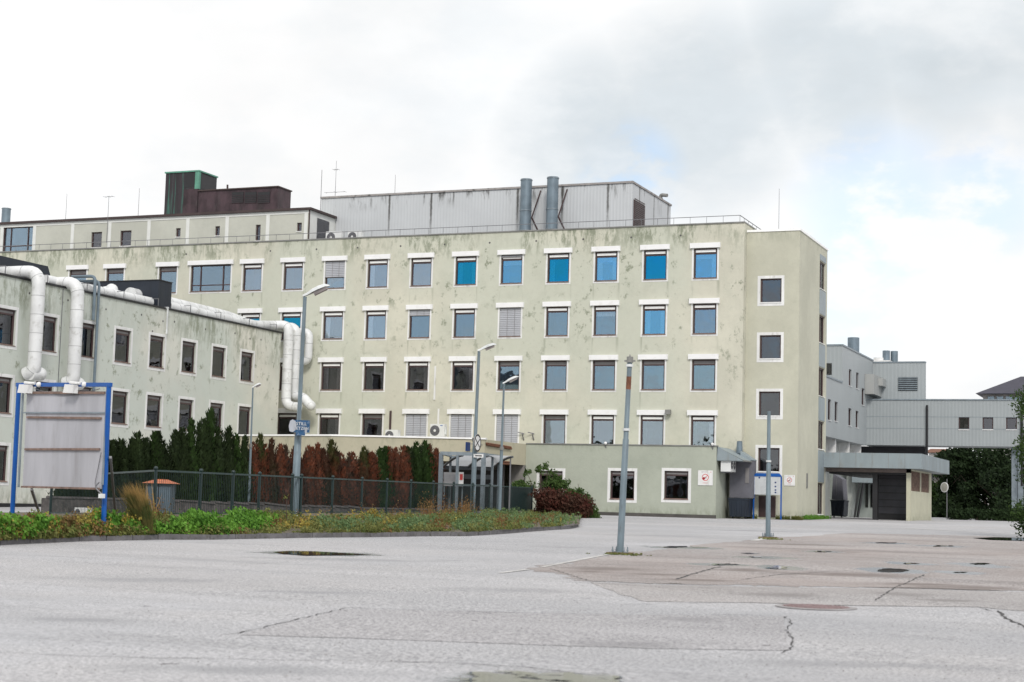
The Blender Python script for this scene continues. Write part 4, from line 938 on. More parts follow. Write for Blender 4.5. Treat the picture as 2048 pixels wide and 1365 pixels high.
T = thing('cable_conduit', 'upper white conduit on the wall between the second-row-from-bottom windows', 'conduit', (a.x, YM, 8.5)); mb = MB(); p1 = P(870.5, 733, 'Y', YM-.06); p2 = P(870.5, 800, 'Y', YM-.06); mb.box((p1.x-.05, YM-.07, p2.z), (p1.x+.05, YM-.001, p1.z)); mb.build('trunking', M['white'], T)
T = thing('cable_conduit', 'dark conduit above the half-hidden condenser', 'conduit', (a.x-3, YM, 6.5)); mb = MB(); p1 = P(781, 822, 'Y', YM-.06); p2 = P(779, 870, 'Y', YM-.06); mb.box((p1.x-.06, YM-.07, p2.z), (p1.x+.06, YM-.001, p1.z)); mb.build('trunking', M['brown'], T)
a = P(783, 874, 'Y', 88.6); acunit('pale condenser half hidden behind the porch parapet', (a.x, 88.6, P(783, 884, 'Y', 88.6).z), 0, .85, .72, .35)
# floodlight on wall, cameras
T = thing('wall_floodlight', 'small dark floodlight beside a white shutter box', 'floodlight', P(1339, 828, 'Y', YM)); q = P(1339, 825, 'Y', YM); mb = MB(); mb.box((q.x-.16, YM-.38, q.z-.13), (q.x+.14, YM-.12, q.z+.13)); mb.build('housing', M['coping'], T); mb = MB(); mb.bar((q.x, YM-.14, q.z), (q.x, YM, q.z+.02), .06); mb.build('bracket', M['thin'], T)
for px, py, lb in ((1211, 887, 'white dome camera on a stalk above the annex wall'), (1425, 889, 'small camera at the right end of the annex top')):
    q = P(px, py, 'Y', YX-.1); T = thing('security_camera', lb, 'camera', q, 'small wall cameras'); mb = MB(); mb.ball(q, .09, 0, 8); mb.build('dome', M['white'], T, smooth=True); mb = MB(); mb.bar(q+Vector((0, 0, -.05)), (q.x, YX-.02, AXZ-.15), .04); mb.build('bracket', M['thin'], T)
for px, lb in ((1043, 'left dark two-pronged wall bracket above the porch end'), (1063, 'right dark two-pronged wall bracket above the porch end')):
    q = P(px, 872, 'Y', YM-.1); T = thing('wall_bracket', lb, 'bracket', (q.x, YM, q.z), 'dark wall brackets'); mb = MB(); mb.bar((q.x-.18, YM-.25, q.z+.2), (q.x+.15, YM-.05, q.z+.12), .05); mb.bar((q.x+.1, YM-.25, q.z+.1), (q.x+.12, YM-.02, q.z-.25), .05); mb.build('arm', M['thin'], T)

# ------------------------------------------------------------------ annex side: canopy, condenser, chute, dumpster
XA = AXR
cy0, cy1_ = YX+.05, YM-.03
T = thing('side_canopy', 'pale sheet-metal canopy on the annex side above the condenser', 'canopy', (XA+1, 89, 4)); 
z_t = P(1434, 894, 'Y', YX).z; z_b = P(1440, 921, 'Y', YX).z
xo = P(1487, 922, 'Y', YX+.05).x
mb = MB()
mb.hexa([(XA+.003, cy0, z_b), (xo, cy0, z_b), (xo, cy1_, z_b), (XA+.003, cy1_, z_b), (XA+.003, cy0, z_t), (XA+.35, cy0, z_t-.02), (XA+.35, cy1_, z_t-.02), (XA+.003, cy1_, z_t)]) if False else None
mb.face([(XA+.003, cy0, z_b), (xo, cy0, z_b), (XA+.05, cy0, z_t)]); mb.face([(XA+.05, cy0, z_t), (xo, cy0, z_b+.02), (xo+.05, cy1_, z_b+.02), (XA+.05, cy1_, z_t)])
mb.box((XA+.003, cy0+.01, z_b-.02), (xo, cy1_, z_b))
mb.build('sheet', M['fascia'], T); mb = MB(); mb.box((xo-.02, cy0-.02, z_b-.04), (xo+.05, cy1_, z_b+.03)); mb.build('gutter', M['coping'], T)
acunit('double-fan condenser mounted under the side canopy', (XA+.75, YX+.75, P(1456, 946, 'Y', YX+.4).z), 90, 1.1, .80, .55, 2)
chx0, chx1 = P(1459, 990, 'Y', YM-.9).x, P(1504, 990, 'Y', YM-.9).x; zc0 = P(1480, 996, 'Y', YM-.9).z; zc1 = P(1480, 921, 'Y', YM-.9).z
T = thing('waste_chute', 'grey sheet-metal chute housing with a slot above the dark container', 'chute', ((chx0+chx1)/2, YM-.5, zc0))
mb = MB(); mb.box((chx0, YM-.9, zc0), (chx1, YM-.02, zc1)); mb.build('housing', M['chute'], T)
q1 = P(1491, 936, 'Y', YM-.9); q2 = P(1498, 967, 'Y', YM-.9); mb = MB(); mb.box((q1.x, YM-.93, q2.z), (q2.x, YM-.9, q1.z)); mb.build('slot', M['grayvent'], T)
mb = MB(); mb.hexa([(chx0+.6, YM-.95, zc1), (chx1+.02, YM-.95, zc1), (chx1+.02, YM-.02, zc1), (chx0+.6, YM-.02, zc1), (chx0+.6, YM-.95, zc1+.5), (chx1+.02, YM-.95, zc1+.05), (chx1+.02, YM-.02, zc1+.05), (chx0+.6, YM-.02, zc1+.5)]); mb.build('hood', M['fascia'], T)
fx = P(1479, 900, 'Y', YM-.5)
T2 = thing('exhaust_flue', 'short grey-blue flue rising through the side canopy', 'chimney', (fx.x, YM-.5, zc1), 'flues on the roof'); mb = MB(); zt = P(1479, 883, 'Y', YM-.5).z; mb.tube([(fx.x, YM-.5, zc1), (fx.x, YM-.5, zc1+.35), (fx.x, YM-.5, zc1+.4), (fx.x, YM-.5, zt)], [.15, .15, .19, .15], 16); mb.build('pipe', M['flue'], T2, smooth=True)
mb = MB(); mb.disc((fx.x, YM-.5, zt), (0, 0, 1), .12, 16, 0, .01); mb.build('mouth', M['black'], T2)
def dumpster(label, x0, x1, y0, y1, z0, z1):
    T = thing('waste_container', label, 'container', ((x0+x1)/2, y0, z0), 'dark blue waste containers'); mb = MB()
    mb.hexa([(x0+.06, y0+.06, z0+.1), (x1-.06, y0+.06, z0+.1), (x1-.06, y1, z0+.1), (x0+.06, y1, z0+.1), (x0, y0, z1), (x1, y0, z1), (x1, y1, z1), (x0, y1, z1)]); mb.build('body', M['dump'], T)
    mb = MB(); mb.box((x0-.03, y0-.03, z1-.08), (x1+.03, y1, z1)); 
    for k in range(4): x = x0+(x1-x0)*(k+.5)/4; mb.box((x-.025, y0-.01, z0+.15), (x+.025, y0+.06, z1-.08))
    mb.build('rim', M['dump'], T); mb = MB()
    for x in (x0+.2, x1-.2): mb.cyl((x-.04, y0+.2, z0+.07), (x+.04, y0+.2, z0+.07), .07, 12)
    mb.build('wheel', M['black'], T)
dumpster('dark blue container tucked under the grey chute beside the annex', chx0+.05, P(1497, 1000, 'Y', YM-1.2).x, YM-1.3, YM-.1, gh(YM), zc0-.03)

# ------------------------------------------------------------------ signs on the walls
def nosmoke(label, px0, py0, px1, py1, y, ember):
    a, b = P(px0, py0, 'Y', y), P(px1, py1, 'Y', y); T = thing('no_smoking_sign', label, 'sign', (a.x, y, b.z), 'square no smoking signs'); w = b.x-a.x; h = a.z-b.z
    mb = MB(); mb.box((a.x, y-.035, b.z), (b.x, y-.005, a.z)); mb.build('plate', M['white'], T)
    cx, cz = a.x+w*.5, b.z+h*.53; r = w*.23; yy = y-.0375
    mb = MB(); mb.ring((cx, yy, cz), (0, -1, 0), r*.82, r, 32); mb.bar((cx-r*.63, yy, cz-r*.63), (cx+r*.63, yy, cz+r*.63), .012 if False else r*.16, .004, up=Vector((0, 1, 0))); mb.box((b.x-w*.16, yy-.001, a.z-h*.13), (b.x-w*.10, yy, a.z-h*.09)); mb.build('prohibition_ring', M['red'], T)
    mb = MB(); mb.ring((cx-r*.42, yy-.003, cz-r*.30), (0, -1, 0), 0, r*(.38 if ember else .2), 14); mb.build('ember', M['darkred'], T)
    mb = MB(); mb.bar((cx-r*.3, yy-.001, cz-r*.2), (cx+r*.45, yy-.001, cz-.02), r*.18, .003, up=Vector((0, 1, 0))); mb.build('cigarette', M['print'], T)
    tm = textmb('NO SMOKING' if False else 'RØYKING', h*.085, (cx-w*.08, yy-.001, a.z-h*.135), (1, 0, 0), (0, 0, 1)); tm.build('lettering', M['print'], T)
    tm = textmb('FORBUDT', h*.08, (cx, yy-.001, b.z+h*.13), (1, 0, 0), (0, 0, 1)); tm.build('lettering', M['red'], T)
nosmoke('square white no-smoking sign near the annex corner, larger one', 1396.5, 941, 1425.5, 971.5, YX, True)
nosmoke('square white no-smoking sign on the tower wall right of the blue board', 1568.5, 950.5, 1590, 972, YT, False)
yb = YT-1.0; a = P(1510, 953, 'Y', yb); b = P(1560, 990.5, 'Y', yb); zt = P(1535, 947, 'Y', yb).z
T = thing('map_board', 'blue-framed white notice board on legs in front of the tower', 'notice board', ((a.x+b.x)/2, yb, gh(yb)))
mb = MB(); mb.box((a.x-.03, yb, b.z), (b.x+.03, yb+.06, a.z)); mb.build('panel', pm('board face', (.52, .54, .55), .5, var=.04), T)
mb = MB(); w = b.x-a.x
mb.hexa([(a.x-.09, yb-.03, a.z), (b.x+.09, yb-.03, a.z), (b.x+.09, yb+.08, a.z), (a.x-.09, yb+.08, a.z), (a.x+.05, yb-.03, zt), (b.x-.05, yb-.03, zt), (b.x-.05, yb+.08, zt), (a.x+.05, yb+.08, zt)]); mb.build('top_cap', M['blue'], T)
for x in (a.x-.06, b.x+.06): mb = MB(); mb.bar((x, yb+.02, gh(yb)-.1), (x, yb+.02, a.z), .07); mb.build('leg', M['blue'], T)
mb = MB()
for i in range(14):
    z = a.z-.16-i*.065; mb.box((a.x+.10*w+(.12 if i > 5 else .25)*w, yb-.003, z), (a.x+w*.45-(i % 3)*.05, yb-.001, z+.012))
for i in range(12): z = a.z-.12-i*.075; mb.box((b.x-.16, yb-.003, z), (b.x-.08, yb-.001, z+.014))
mb.build('text_lines', pm('faint print', (.36, .37, .38), .6), T)
for py in (965.5, 973.5, 980.5, 985.5): q = P(1551, py, 'Y', yb-.004); mb = MB(); mb.box((q.x-.045, yb-.006, q.z-.04), (q.x+.045, yb-.003, q.z+.04)); mb.build('pictogram', M['bluedk'], T)
mb = MB(); q = P(1518.7, 955.8, 'Y', yb); mb.disc((q.x, yb-.006, q.z), (0, 1, 0), .05, 12, 0, .003); mb.build('pictogram', M['bluedk'], T)
la, lb_ = P(1518, 992, 'Y', YT), P(1551, 1035, 'Y', YT)
mb = MB(); mb.box((la.x, YT-.04, lb_.z), (lb_.x, YT-.002, la.z))
for i in range(14): z = lb_.z+.06+i*(la.z-lb_.z-.1)/14; mb.box((la.x+.05, YT-.07, z), (lb_.x-.05, YT-.04, z+.04))
mb.build('louvre_door', M['brown'], MBd)
q = P(1614.5, 962, 'X', XS+.03); mb = MB(); mb.box((XS+.002, q.y-.14, q.z-.42), (XS+.04, q.y+.14, q.z+.42)); mb.build('wall_plate', M['coping'], MBd)

# ------------------------------------------------------------------ garage passage
YG = 98.0
XG0 = XS+.02; XG1 = P(1843, 920, 'Y', YG).x; zf1 = P(1750, 906.5, 'Y', YG).z; zf0 = P(1750, 936.5, 'Y', YG).z; xw0 = P(1812.5, 990, 'Y', YG+.7).x; xw1 = P(1821, 990, 'Y', YG+.7).x
YG2 = 107.2; YB = 110.0
GT = thing('garage_passage', 'flat-roofed drive-through garage with panelled fascia right of the tower', 'building', ((XG0+XG1)/2, YG, 1.3))
mb = MB(); mb.box((XG0-8.0, 98.7, zf0), (XG0-.002, YB, zf1)); mb.box((XG0, YG, zf0), (XG1, YB, zf1)); mb.build('roof_slab', M['fascia'], GT)
for k in range(1, 6): x = XG0+(XG1-XG0)*k/6; mb = MB(); mb.box((x-.012, YG-.004, zf0), (x+.012, YG-.001, zf1)); mb.build('panel_joint', M['coping'], GT)
for k in range(1, 6): y = YG+(YG2-YG)*k/6; mb = MB(); mb.box((XG1+.001, y-.012, zf0), (XG1+.004, y+.012, zf1)); mb.build('panel_joint', M['coping'], GT)
mb = MB(); zs = P(1750, 945, 'Y', YG+.7).z
mb.box((XG0, YG+.7, zs), (xw1, YG+.95, zf0-.002)); mb.build('lintel', pm('brown lintel', (.16, .13, .12), .8), GT)
mb = MB(); sh2 = []
facade(mb, (xw1, YG+.7, 0), (0, 1, 0), YG2-YG-.7, 0, zf0-.004, [(.25, 3.9, zf0-1.28, zf0-.1), (4.15, 7.6, zf0-1.28, zf0-.1)], (-1, 0, 0), depth=.28)
mb.face([(xw0, YG+.7, 0), (xw1, YG+.7, 0), (xw1, YG+.7, zf0-.004), (xw0, YG+.7, zf0-.004)]); mb.face([(xw0, YG+.7, 0), (xw0, YG+.7, zf0-.004), (xw0, YG2, zf0-.004), (xw0, YG2, 0)]); mb.face([(xw0, YG2, 0), (xw1, YG2, 0), (xw1, YG2, zf0-.004), (xw0, YG2, zf0-.004)])
mb.build('side_wall', [M['garage'], M['darkgray']], GT)
mb = MB()
for a0, a1 in ((.25, 3.9), (4.15, 7.6)):
    for k in range(9): y = YG+.7+a0+(a1-a0)*(k+.5)/9; mb.box((xw1-.1, y-.04, zf0-1.27), (xw1-.02, y+.04, zf0-.11))
mb.build('louvre', M['wood'], GT)
yd = YG+3.0; q = P(1755, 990, 'Y', yd); xd0 = q.x
mb = MB(); zz = gh(yd); nH = 7
for i in range(6): z = zz+.35+i*(zs+.1-zz-.35)/6; mb.box((xd0, yd, z+.02), (xw0, yd+.06, z+(zs+.1-zz-.35)/6-.02))
mb.box((xd0, yd+.03, zz), (xw0, yd+.05, zs+.2), 1); mb.build('roller_door', [M['doorpanel'], M['black']], GT)
mb = MB(); mb.box((P(1745, 990, 'Y', YG+1).x, YG+1.0, 1), (P(1755, 990, 'Y', YG+1).x, YG+1.35, zf0-.004)); mb.build('post', M['black'], GT)
mb = MB(); zb_ = P(1700, 945.5, 'Y', YB).z; mb.box((XG0-8, YB-.3, zb_), (xw0, YB, zf0-.003)); mb.box((xd0-.0, yd+.1, 1), (xd0+.15, YG+6, zf0-.003)); mb.box((xd0+.15, YG+5.8, 1), (xw0, YG+6, zf0-.003)); mb.build('inner_wall', M['darkgray'], GT)
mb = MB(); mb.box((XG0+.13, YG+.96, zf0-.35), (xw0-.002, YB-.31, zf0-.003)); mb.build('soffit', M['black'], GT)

# ------------------------------------------------------------------ grey complex behind
YBR = 130.0
XC = P(1733, 850, 'Y', YBR).x
def PC(px, py): return P(px, py, 'X', XC)
GC = thing('grey_clinic_building', 'stepped pale grey clad building with narrow windows behind the tower', 'building', (XC-4, 120, 1.3))
ya0 = PC(1650, 800).y-1.0; yc = PC(1685, 700).y
ztop = PC(1685, 692).z; zled = PC(1660, 757).z; zbot = PC(1700, 884).z; YK = PC(1746, 724).y
zbr1 = P(1800, 801, 'Y', YBR).z; zbr0 = P(1800, 891, 'Y', YBR).z
cw = [(1698, 703, 738, 774.5), (1712.5, 717.5, 744.5, 780), (1723.5, 729, 776, 813), (1655.5, 662, 798, 842), (1669.5, 675.5, 803, 845), (1697, 703, 816, 854), (1711.5, 717, 821.5, 858)]
cw[3] = (1656, 662, 798, 843)
def csplit(l, r, t0, t1):
    if r < 1000: r += 1000
    A = PC(l, t0); B = PC(r, t1); return (A.y, B.y, B.z, A.z)
allh = [csplit(*w) for w in cw]
up_ = [h for h in allh[:3]]; lo_ = allh[3:]
zmid = min(h[2] for h in up_)-.25; zmid = zled
hh = [(h[0]-yc, h[1]-yc, max(h[2], zmid+.02) if h in up_ else h[2], h[3]) for h in allh]
mb = MB()
# taller part from yc backwards
facade(mb, (XC, yc, 0), (0, 1, 0), YK+4-yc, zbot, ztop, [(h[0]-yc, h[1]-yc, h[2], h[3]) for h in allh if h[0] > yc], (-1, 0, 0), depth=.5)
# lower part in front
facade(mb, (XC, ya0, 0), (0, 1, 0), yc-ya0, zbot, zled, [(h[0]-ya0, h[1]-ya0, h[2], min(h[3], zled-.05)) for h in allh if h[1] < yc and h[0] > ya0], (-1, 0, 0), depth=.5)
mb.face([(XC, ya0, zbot), (XC-10, ya0, zbot), (XC-10, ya0, zled), (XC, ya0, zled)]); mb.face([(XC, ya0, zled-.01), (XC, yc, zled-.01), (XC-10, yc, zled-.01), (XC-10, ya0, zled-.01)])
mb.face([(XC, yc, zled-.02), (XC-10, yc, zled-.02), (XC-10, yc, ztop), (XC, yc, ztop)]); mb.face([(XC, yc, ztop), (XC-10, yc, ztop), (XC-10, YK+4, ztop), (XC, YK+4, ztop)])
mb.face([(XC, ya0, zbot), (XC, YBR, zbot), (XC-10, YBR, zbot), (XC-10, ya0, zbot)])
mb.build('wall', [M['clad2'], M['room']], GC)
for h in allh:
    if h[0] > ya0: window(GC, (XC, h[0], h[2]), 90, h[1]-h[0], h[3]-h[2], 'plain', '', 'glassdark', 0)
mb = MB(); mb.box((XC-10, yc-.05, ztop), (XC+.06, YK, ztop+.12)); mb.box((XC-.2, ya0, zled), (XC+.06, yc-.06, zled+.12)); mb.build('coping', M['steel'], GC)
q = P(1658, 727, 'Y', yc); q2 = P(1663.5, 750, 'Y', yc); mb = MB(); mb.box((q.x-1, yc-.03, q2.z), (q2.x, yc-.002, q.z)); mb.build('window', M['glassdark'], GC)
xk = P(1850, 760, 'Y', YK).x; zk = P(1800, 726, 'Y', YK).z
mb = MB(); mb.box((XC+.002, YK, zbr1-1), (xk, YK+.5, zk)); mb.build('rear_block', M['clad2'], GC); mb = MB(); mb.box((XC, YK-.05, zk), (xk+.03, YK+.5, zk+.1)); mb.build('coping', M['steel'], GC)
a = P(1797, 755, 'Y', YK); b = P(1835, 781.5, 'Y', YK); mb = MB(); mb.box((a.x, YK-.05, b.z), (b.x, YK-.002, a.z), 1)
for i in range(7): z = b.z+(a.z-b.z)*(i+.3)/7; mb.box((a.x, YK-.12, z), (b.x, YK-.05, z+(a.z-b.z)/14))
mb.build('louvre', [M['steel'], M['black']], GC)
a = PC(1735, 752); mb = MB(); y1 = YK-.01
pa = P(1752, 790, 'Y', YK-2.6); pb = P(1757, 757, 'Y', YK-1.5)
mb.box((XC+.01, YK-3.6, pa.z), (pa.x, YK-.02, PC(1735, 751).z)); mb.box((XC+.3, YK-1.6, P(1757, 772, 'Y', YK-1.5).z), (pb.x+.35, YK-.03, pb.z)); mb.build('vent_box', M['cladlight'], GC)
# storey under the cladding
mb = MB(); mb.box((XC-9, ya0+.5, 1.0), (XC-1.0, YBR+6, zbot)); mb.build('recessed_storey', pm('white render', (.42, .44, .43), .8, var=.12, scale=.6), GC)
for px in (1677, 1704, 1727): q = PC(px, 895); mb = MB(); mb.box((XC-1.1, q.y-.12, zf1), (XC-.2, q.y+.12, zbot-.002)); mb.build('fin', M['white'], GC)
for px in (1665, 1690, 1715): q = PC(px, 895); mb = MB(); mb.box((XC-1.0, q.y-.45, zf1-.5), (XC-.93, q.y+.45, zbot-.25)); mb.build('pane', M['glassdark'], GC)
# bridge
BT = thing('enclosed_footbridge', 'long pale grey clad footbridge with three small windows spanning the drive', 'footbridge', (XC+6, YBR, 1.4))
xb1 = P(2044, 850, 'Y', YBR).x; bh = []
for l, r in ((1917, 1938.5), (1965, 1986.5), (2012, 2034)):
    A = P(l, 835, 'Y', YBR); B = P(r, 861, 'Y', YBR); bh.append((A.x-XC, B.x-XC, B.z, A.z))
mb = MB(); facade(mb, (XC, YBR, 0), (1, 0, 0), xb1-XC, zbr0, zbr1, bh, (0, 1, 0), rev=.1, depth=.7)
mb.face([(xb1, YBR, zbr0), (xb1, YBR+3.2, zbr0), (xb1, YBR+3.2, zbr1), (xb1, YBR, zbr1)]); mb.face([(XC, YBR+3.2, zbr0), (XC, YBR+3.2, zbr1), (xb1, YBR+3.2, zbr1), (xb1, YBR+3.2, zbr0)])
mb.face([(XC, YBR, zbr1-.01), (xb1, YBR, zbr1-.01), (xb1, YBR+3.2, zbr1-.01), (XC, YBR+3.2, zbr1-.01)]); mb.face([(XC, YBR, zbr0), (XC, YBR+3.2, zbr0), (xb1, YBR+3.2, zbr0), (xb1, YBR, zbr0)])
mb.build('wall', [cladding('bridge cladding', (.325, .355, .365), pitch=.26, ztop=60, streak=0, ribd=.95), M['room']], BT)
for h in bh: window(BT, (XC+h[0], YBR, h[2]), 0, h[1]-h[0], h[3]-h[2], 'simple', '', 'glassdark', 0)
mb = MB(); mb.box((XC-.3, YBR-.06, zbr1), (xb1+.05, YBR+3.2, zbr1+.1))
for f in (.37, .63): z = zbr0+(zbr1-zbr0)*f; mb.box((XC, YBR-.012, z), (xb1, YBR-.002, z+.03))
mb.build('trim', M['steel'], BT)
q = P(1854, 850, 'Y', YBR-.15); mb = MB(); mb.cyl((q.x, YBR-.15, zf1-1.5), (q.x, YBR-.15, P(1854, 811, 'Y', YBR).z), .09, 8); q = P(2043.5, 850, 'Y', YBR-.15); mb.cyl((q.x, YBR-.15, 4), (q.x, YBR-.15, P(2044, 815, 'Y', YBR).z), .10, 8); mb.build('downpipe', M['black'], BT)
for px in (2029, 2041): q = P(px, 930, 'Y', YBR+1); mb = MB(); mb.box((q.x-.2, YBR+.8, 1), (q.x+.2, YBR+1.3, zbr0-.002)); mb.build('support_column', M['steel'], BT)
mb = MB(); a = P(1735, 900, 'Y', YBR+2.5); mb.box((XC-1, YBR+2.6, 1.2), (P(1850, 900, 'Y', YBR+2.6).x, YBR+3.0, zbr0-.004)); mb.build('undercroft_shade_slab', M['darkgray'], BT)  # dark slab standing in for the shaded gap below the bridge
def cstack(label, px, pt, pb, y, r):
    p = P(px, pt, 'Y', y); b = P(px, pb, 'Y', y); T = thing('exhaust_flue', label, 'chimney', (p.x, y, min(b.z, ztop)), 'flues on the roof'); mb = MB(); mb.tube([(p.x, y, b.z-.8), (p.x, y, p.z)], r, 20); mb.build('pipe', M['flue'], T, smooth=True); mb = MB(); mb.ring((p.x, y, p.z+.003), (0, 0, 1), 0, r*.9); mb.build('mouth', M['black'], T)
cstack('wide grey stack standing alone on the clinic roof', 1707, 676, 715, YK-3, .46)
cstack('left of two narrow stacks on the clinic rear block', 1772.5, 702, 724, YK+3, .30)
cstack('right of two narrow stacks on the clinic rear block', 1788.5, 703, 724, YK+3.4, .30)
q = P(1757, 724, 'Y', YK+2); T = thing('roof_vent', 'low white roof ventilator left of the narrow stacks', 'roof vent', (q.x, YK+2, zk)); mb = MB(); mb.box((q.x-.8, YK+1.5, zk), (q.x+1.0, YK+2.8, zk+.35)); mb.build('casing', M['white'], T); mb = MB(); mb.cyl((q.x, YK+2, zk+.35), (q.x, YK+2, zk+.6), .4, 16); mb.build('cowl', M['white'], T)
# courtyard seen through the passage
CW = thing('courtyard_wall', 'pale rendered courtyard wall with pillars seen through the passage', 'wall', (XG0, 121, 1.3))
mb = MB(); x0, x1 = P(1640, 1000, 'Y', 121).x, P(1760, 1000, 'Y', 121).x; mb.box((x0-6, 121, 1), (x1, 121.3, 5.3)); mb.build('render', pm('shaded courtyard white', (.27, .30, .28), .8, var=.08), CW)  # white wall darkened in its colour to carry the courtyard shade
mb = MB()
for a, b in ((1688, 1692), (1731, 1736), (1741, 1746)):
    A, B = P(a, 965, 'Y', 120.9), P(b, 1015, 'Y', 120.9); mb.box((A.x, 120.93, B.z), (B.x, 120.99, A.z))
mb.build('window', M['glassdark'], CW)
mb = MB(); A = P(1704, 950, 'Y', 118.5); B = P(1747, 966, 'Y', 118.5); mb.box((A.x, 118.5, B.z), (B.x, 120.99, A.z+1)); mb.build('canopy', M['fascia'], CW)
mb = MB()
for l, r in ((1672, 1704),): A, B = P(1693, 1000, 'Y', 119.5), P(1704, 1000, 'Y', 119.5); mb.box((A.x, 119.5, 1), (B.x, 120.99, 5.3))
mb.build('pillar', M['pilasterdim'], CW)
T = thing('leaning_beams', 'two dark beams leaning against the courtyard wall', 'beam', P(1712, 1030, 'Y', 118)); 
for (a, b) in (((1719, 967), (1709, 1031)), ((1727, 967), (1715, 1031))): mb = MB(); A, B = P(a[0], a[1], 'Y', 118.4), P(b[0], b[1], 'Y', 118); mb.bar((A.x, 118.4, A.z), (B.x, 118.0, gh(118)), .13); mb.build('beam', M['black'], T)
a, b = P(1663, 1000, 'Y', 112), P(1687, 1000, 'Y', 112)
T = thing('waste_chute', 'tall grey sheet housing seen through the passage above a container', 'chute', (a.x, 112, 2)); mb = MB(); zt = P(1670, 948, 'Y', 112).z; zb = P(1670, 1000, 'Y', 112).z; mb.hexa([(a.x, 112, zb), (b.x, 112, zb), (b.x, 113.5, zb), (a.x, 113.5, zb), (a.x+.1, 112, zt), (b.x-.1, 112, zt-.35), (b.x-.1, 113.5, zt-.35), (a.x+.1, 113.5, zt)]); mb.build('housing', M['chute'], T)
mb = MB(); mb.box((a.x+.3, 111.98, zb+.3), (a.x+.36, 112, zt-.3)); mb.build('seam', M['thin'], T)
dumpster('dark blue container standing in the courtyard beyond the passage', a.x, b.x+.1, 111.7, 113.3, gh(112), zb-.02)

# far houses
T = thing('far_house', 'distant house with dark hipped roof showing above the footbridge', 'house', P(2010, 1030, 'Y', 185))
yh = 185; e0h = P(1965, 788, 'Y', yh); zz0 = e0h.z; xl = e0h.x; xr_ = xl+16; er = P(1952, 788, 'Y', yh).x; pk = P(2040, 752, 'Y', yh+5)
mb = MB(); mb.box((xl, yh+.5, 1), (xr_, yh+12, zz0)); mb.build('wall', pm('far wall', (.30, .29, .28), .8), T)
mb = MB(); rz = pk.z; x2 = pk.x; mb.face([(er, yh-.5, zz0), (xr_+1, yh-.5, zz0), (xr_-3, yh+6, rz), (x2, yh+6, rz)]); mb.face([(er, yh-.5, zz0), (x2, yh+6, rz), (er, yh+12.5, zz0)]); mb.face([(er, yh+12.5, zz0), (x2, yh+6, rz), (xr_-3, yh+6, rz), (xr_+1, yh+12.5, zz0)]); mb.face([(xr_+1, yh-.5, zz0), (xr_+1, yh+12.5, zz0), (xr_-3, yh+6, rz)]); mb.face([(er, yh-.5, zz0), (er, yh+12.5, zz0), (xr_+1, yh+12.5, zz0), (xr_+1, yh-.5, zz0)]); mb.build('roof', M['slate'], T)
for k in range(8): mb = MB(); x = xl+.5+k*.95; mb.box((x, yh+.42, zz0-1.4), (x+.68, yh+.5, zz0-.28)); mb.build('window', M['glass'], T)
T = thing('far_house', 'small far pale house glimpsed under the footbridge end', 'house', P(1870, 1030, 'Y', 170)); a = P(1858, 896, 'Y', 170); b = P(1884, 905, 'Y', 170)
mb = MB(); mb.box((a.x, 170, 1), (b.x, 176, b.z-.05)); mb.build('wall', M['white'], T)
mb = MB(); mb.hexa([(a.x-.4, 169.6, b.z-.05), (b.x+.4, 169.6, b.z-.05), (b.x+.4, 176.4, b.z-.05), (a.x-.4, 176.4, b.z-.05), (a.x-.2, 172.5, a.z), (b.x+.2, 172.5, a.z), (b.x+.2, 173.5, a.z), (a.x-.2, 173.5, a.z)]); mb.build('roof', M['rust'], T)

# ------------------------------------------------------------------ vegetation
def leaf(mb, p, s, rnd, flat=0.0, mi=0):
    n = Vector((rnd.gauss(0, 1), rnd.gauss(0, 1), rnd.gauss(0, 1)*(1-flat)+flat)).normalized(); a = n.cross(Vector((rnd.random(), rnd.random(), rnd.random()))).normalized()*s; b = n.cross(a).normalized()*s*.55
    mb.face([p-a, p-b, p+a, p+b], mi)
def thuja_mesh(seed, H=2.4, R=.47):
    rnd = random.Random(seed); mb = MB()
    core = []; rr = []
    spires = [(0, 0, 1.0)]+[(rnd.uniform(-.22, .22), rnd.uniform(-.2, .2), rnd.uniform(.72, .93)) for _ in range(rnd.choice((1, 2, 2)))]
    for sx, sy_, sh_ in spires:
        prof = lambda t: (.86+.22*math.sin(t*4.3+seed)+.10*math.sin(t*11+seed*2))*(1-t)**.40*(.75+.25*min(1, t*6))
        pts = []; rad = []
        for i in range(9):
            t = i/8; pts.append(Vector((sx*(.3+.7*t), sy_*(.3+.7*t), t*H*sh_*.97))); rad.append(max(.01, R*.66*prof(t)*(.8 if sh_ < 1 else 1)))
        mb.tube(pts, rad, 9, 0)
        for _ in range(int(950*sh_)):
            t = rnd.random()**1.15; a = rnd.random()*6.283; r = R*prof(t)*(.8 if sh_ < 1 else 1)*rnd.uniform(.62, 1.10)*(1+.18*math.sin(a*3+t*9+seed))
            p = Vector((sx*(.3+.7*t)+r*math.cos(a), sy_*(.3+.7*t)+r*math.sin(a), t*H*sh_+rnd.uniform(-.04, .07))); s = rnd.uniform(.035, .075)
            up = Vector((math.cos(a)*.45, math.sin(a)*.45, 1)).normalized(); sd_ = Vector((-math.sin(a), math.cos(a), rnd.uniform(-.5, .5))).normalized()
            mb.face([p-sd_*s*.6, p+up*s*.4+sd_*s*.0-up*s, p+sd_*s*.6, p+up*s*1.6])
    return mb
TM = [thuja_mesh(s).mesh('crown', M['thuja_green']) for s in (1, 2, 3, 4, 5, 6)]
mbt = MB(); mbt.cyl((0, 0, -.2), (0, 0, .6), .06, 7, r2=.04); TRK = mbt.mesh('trunk', M['bark'])
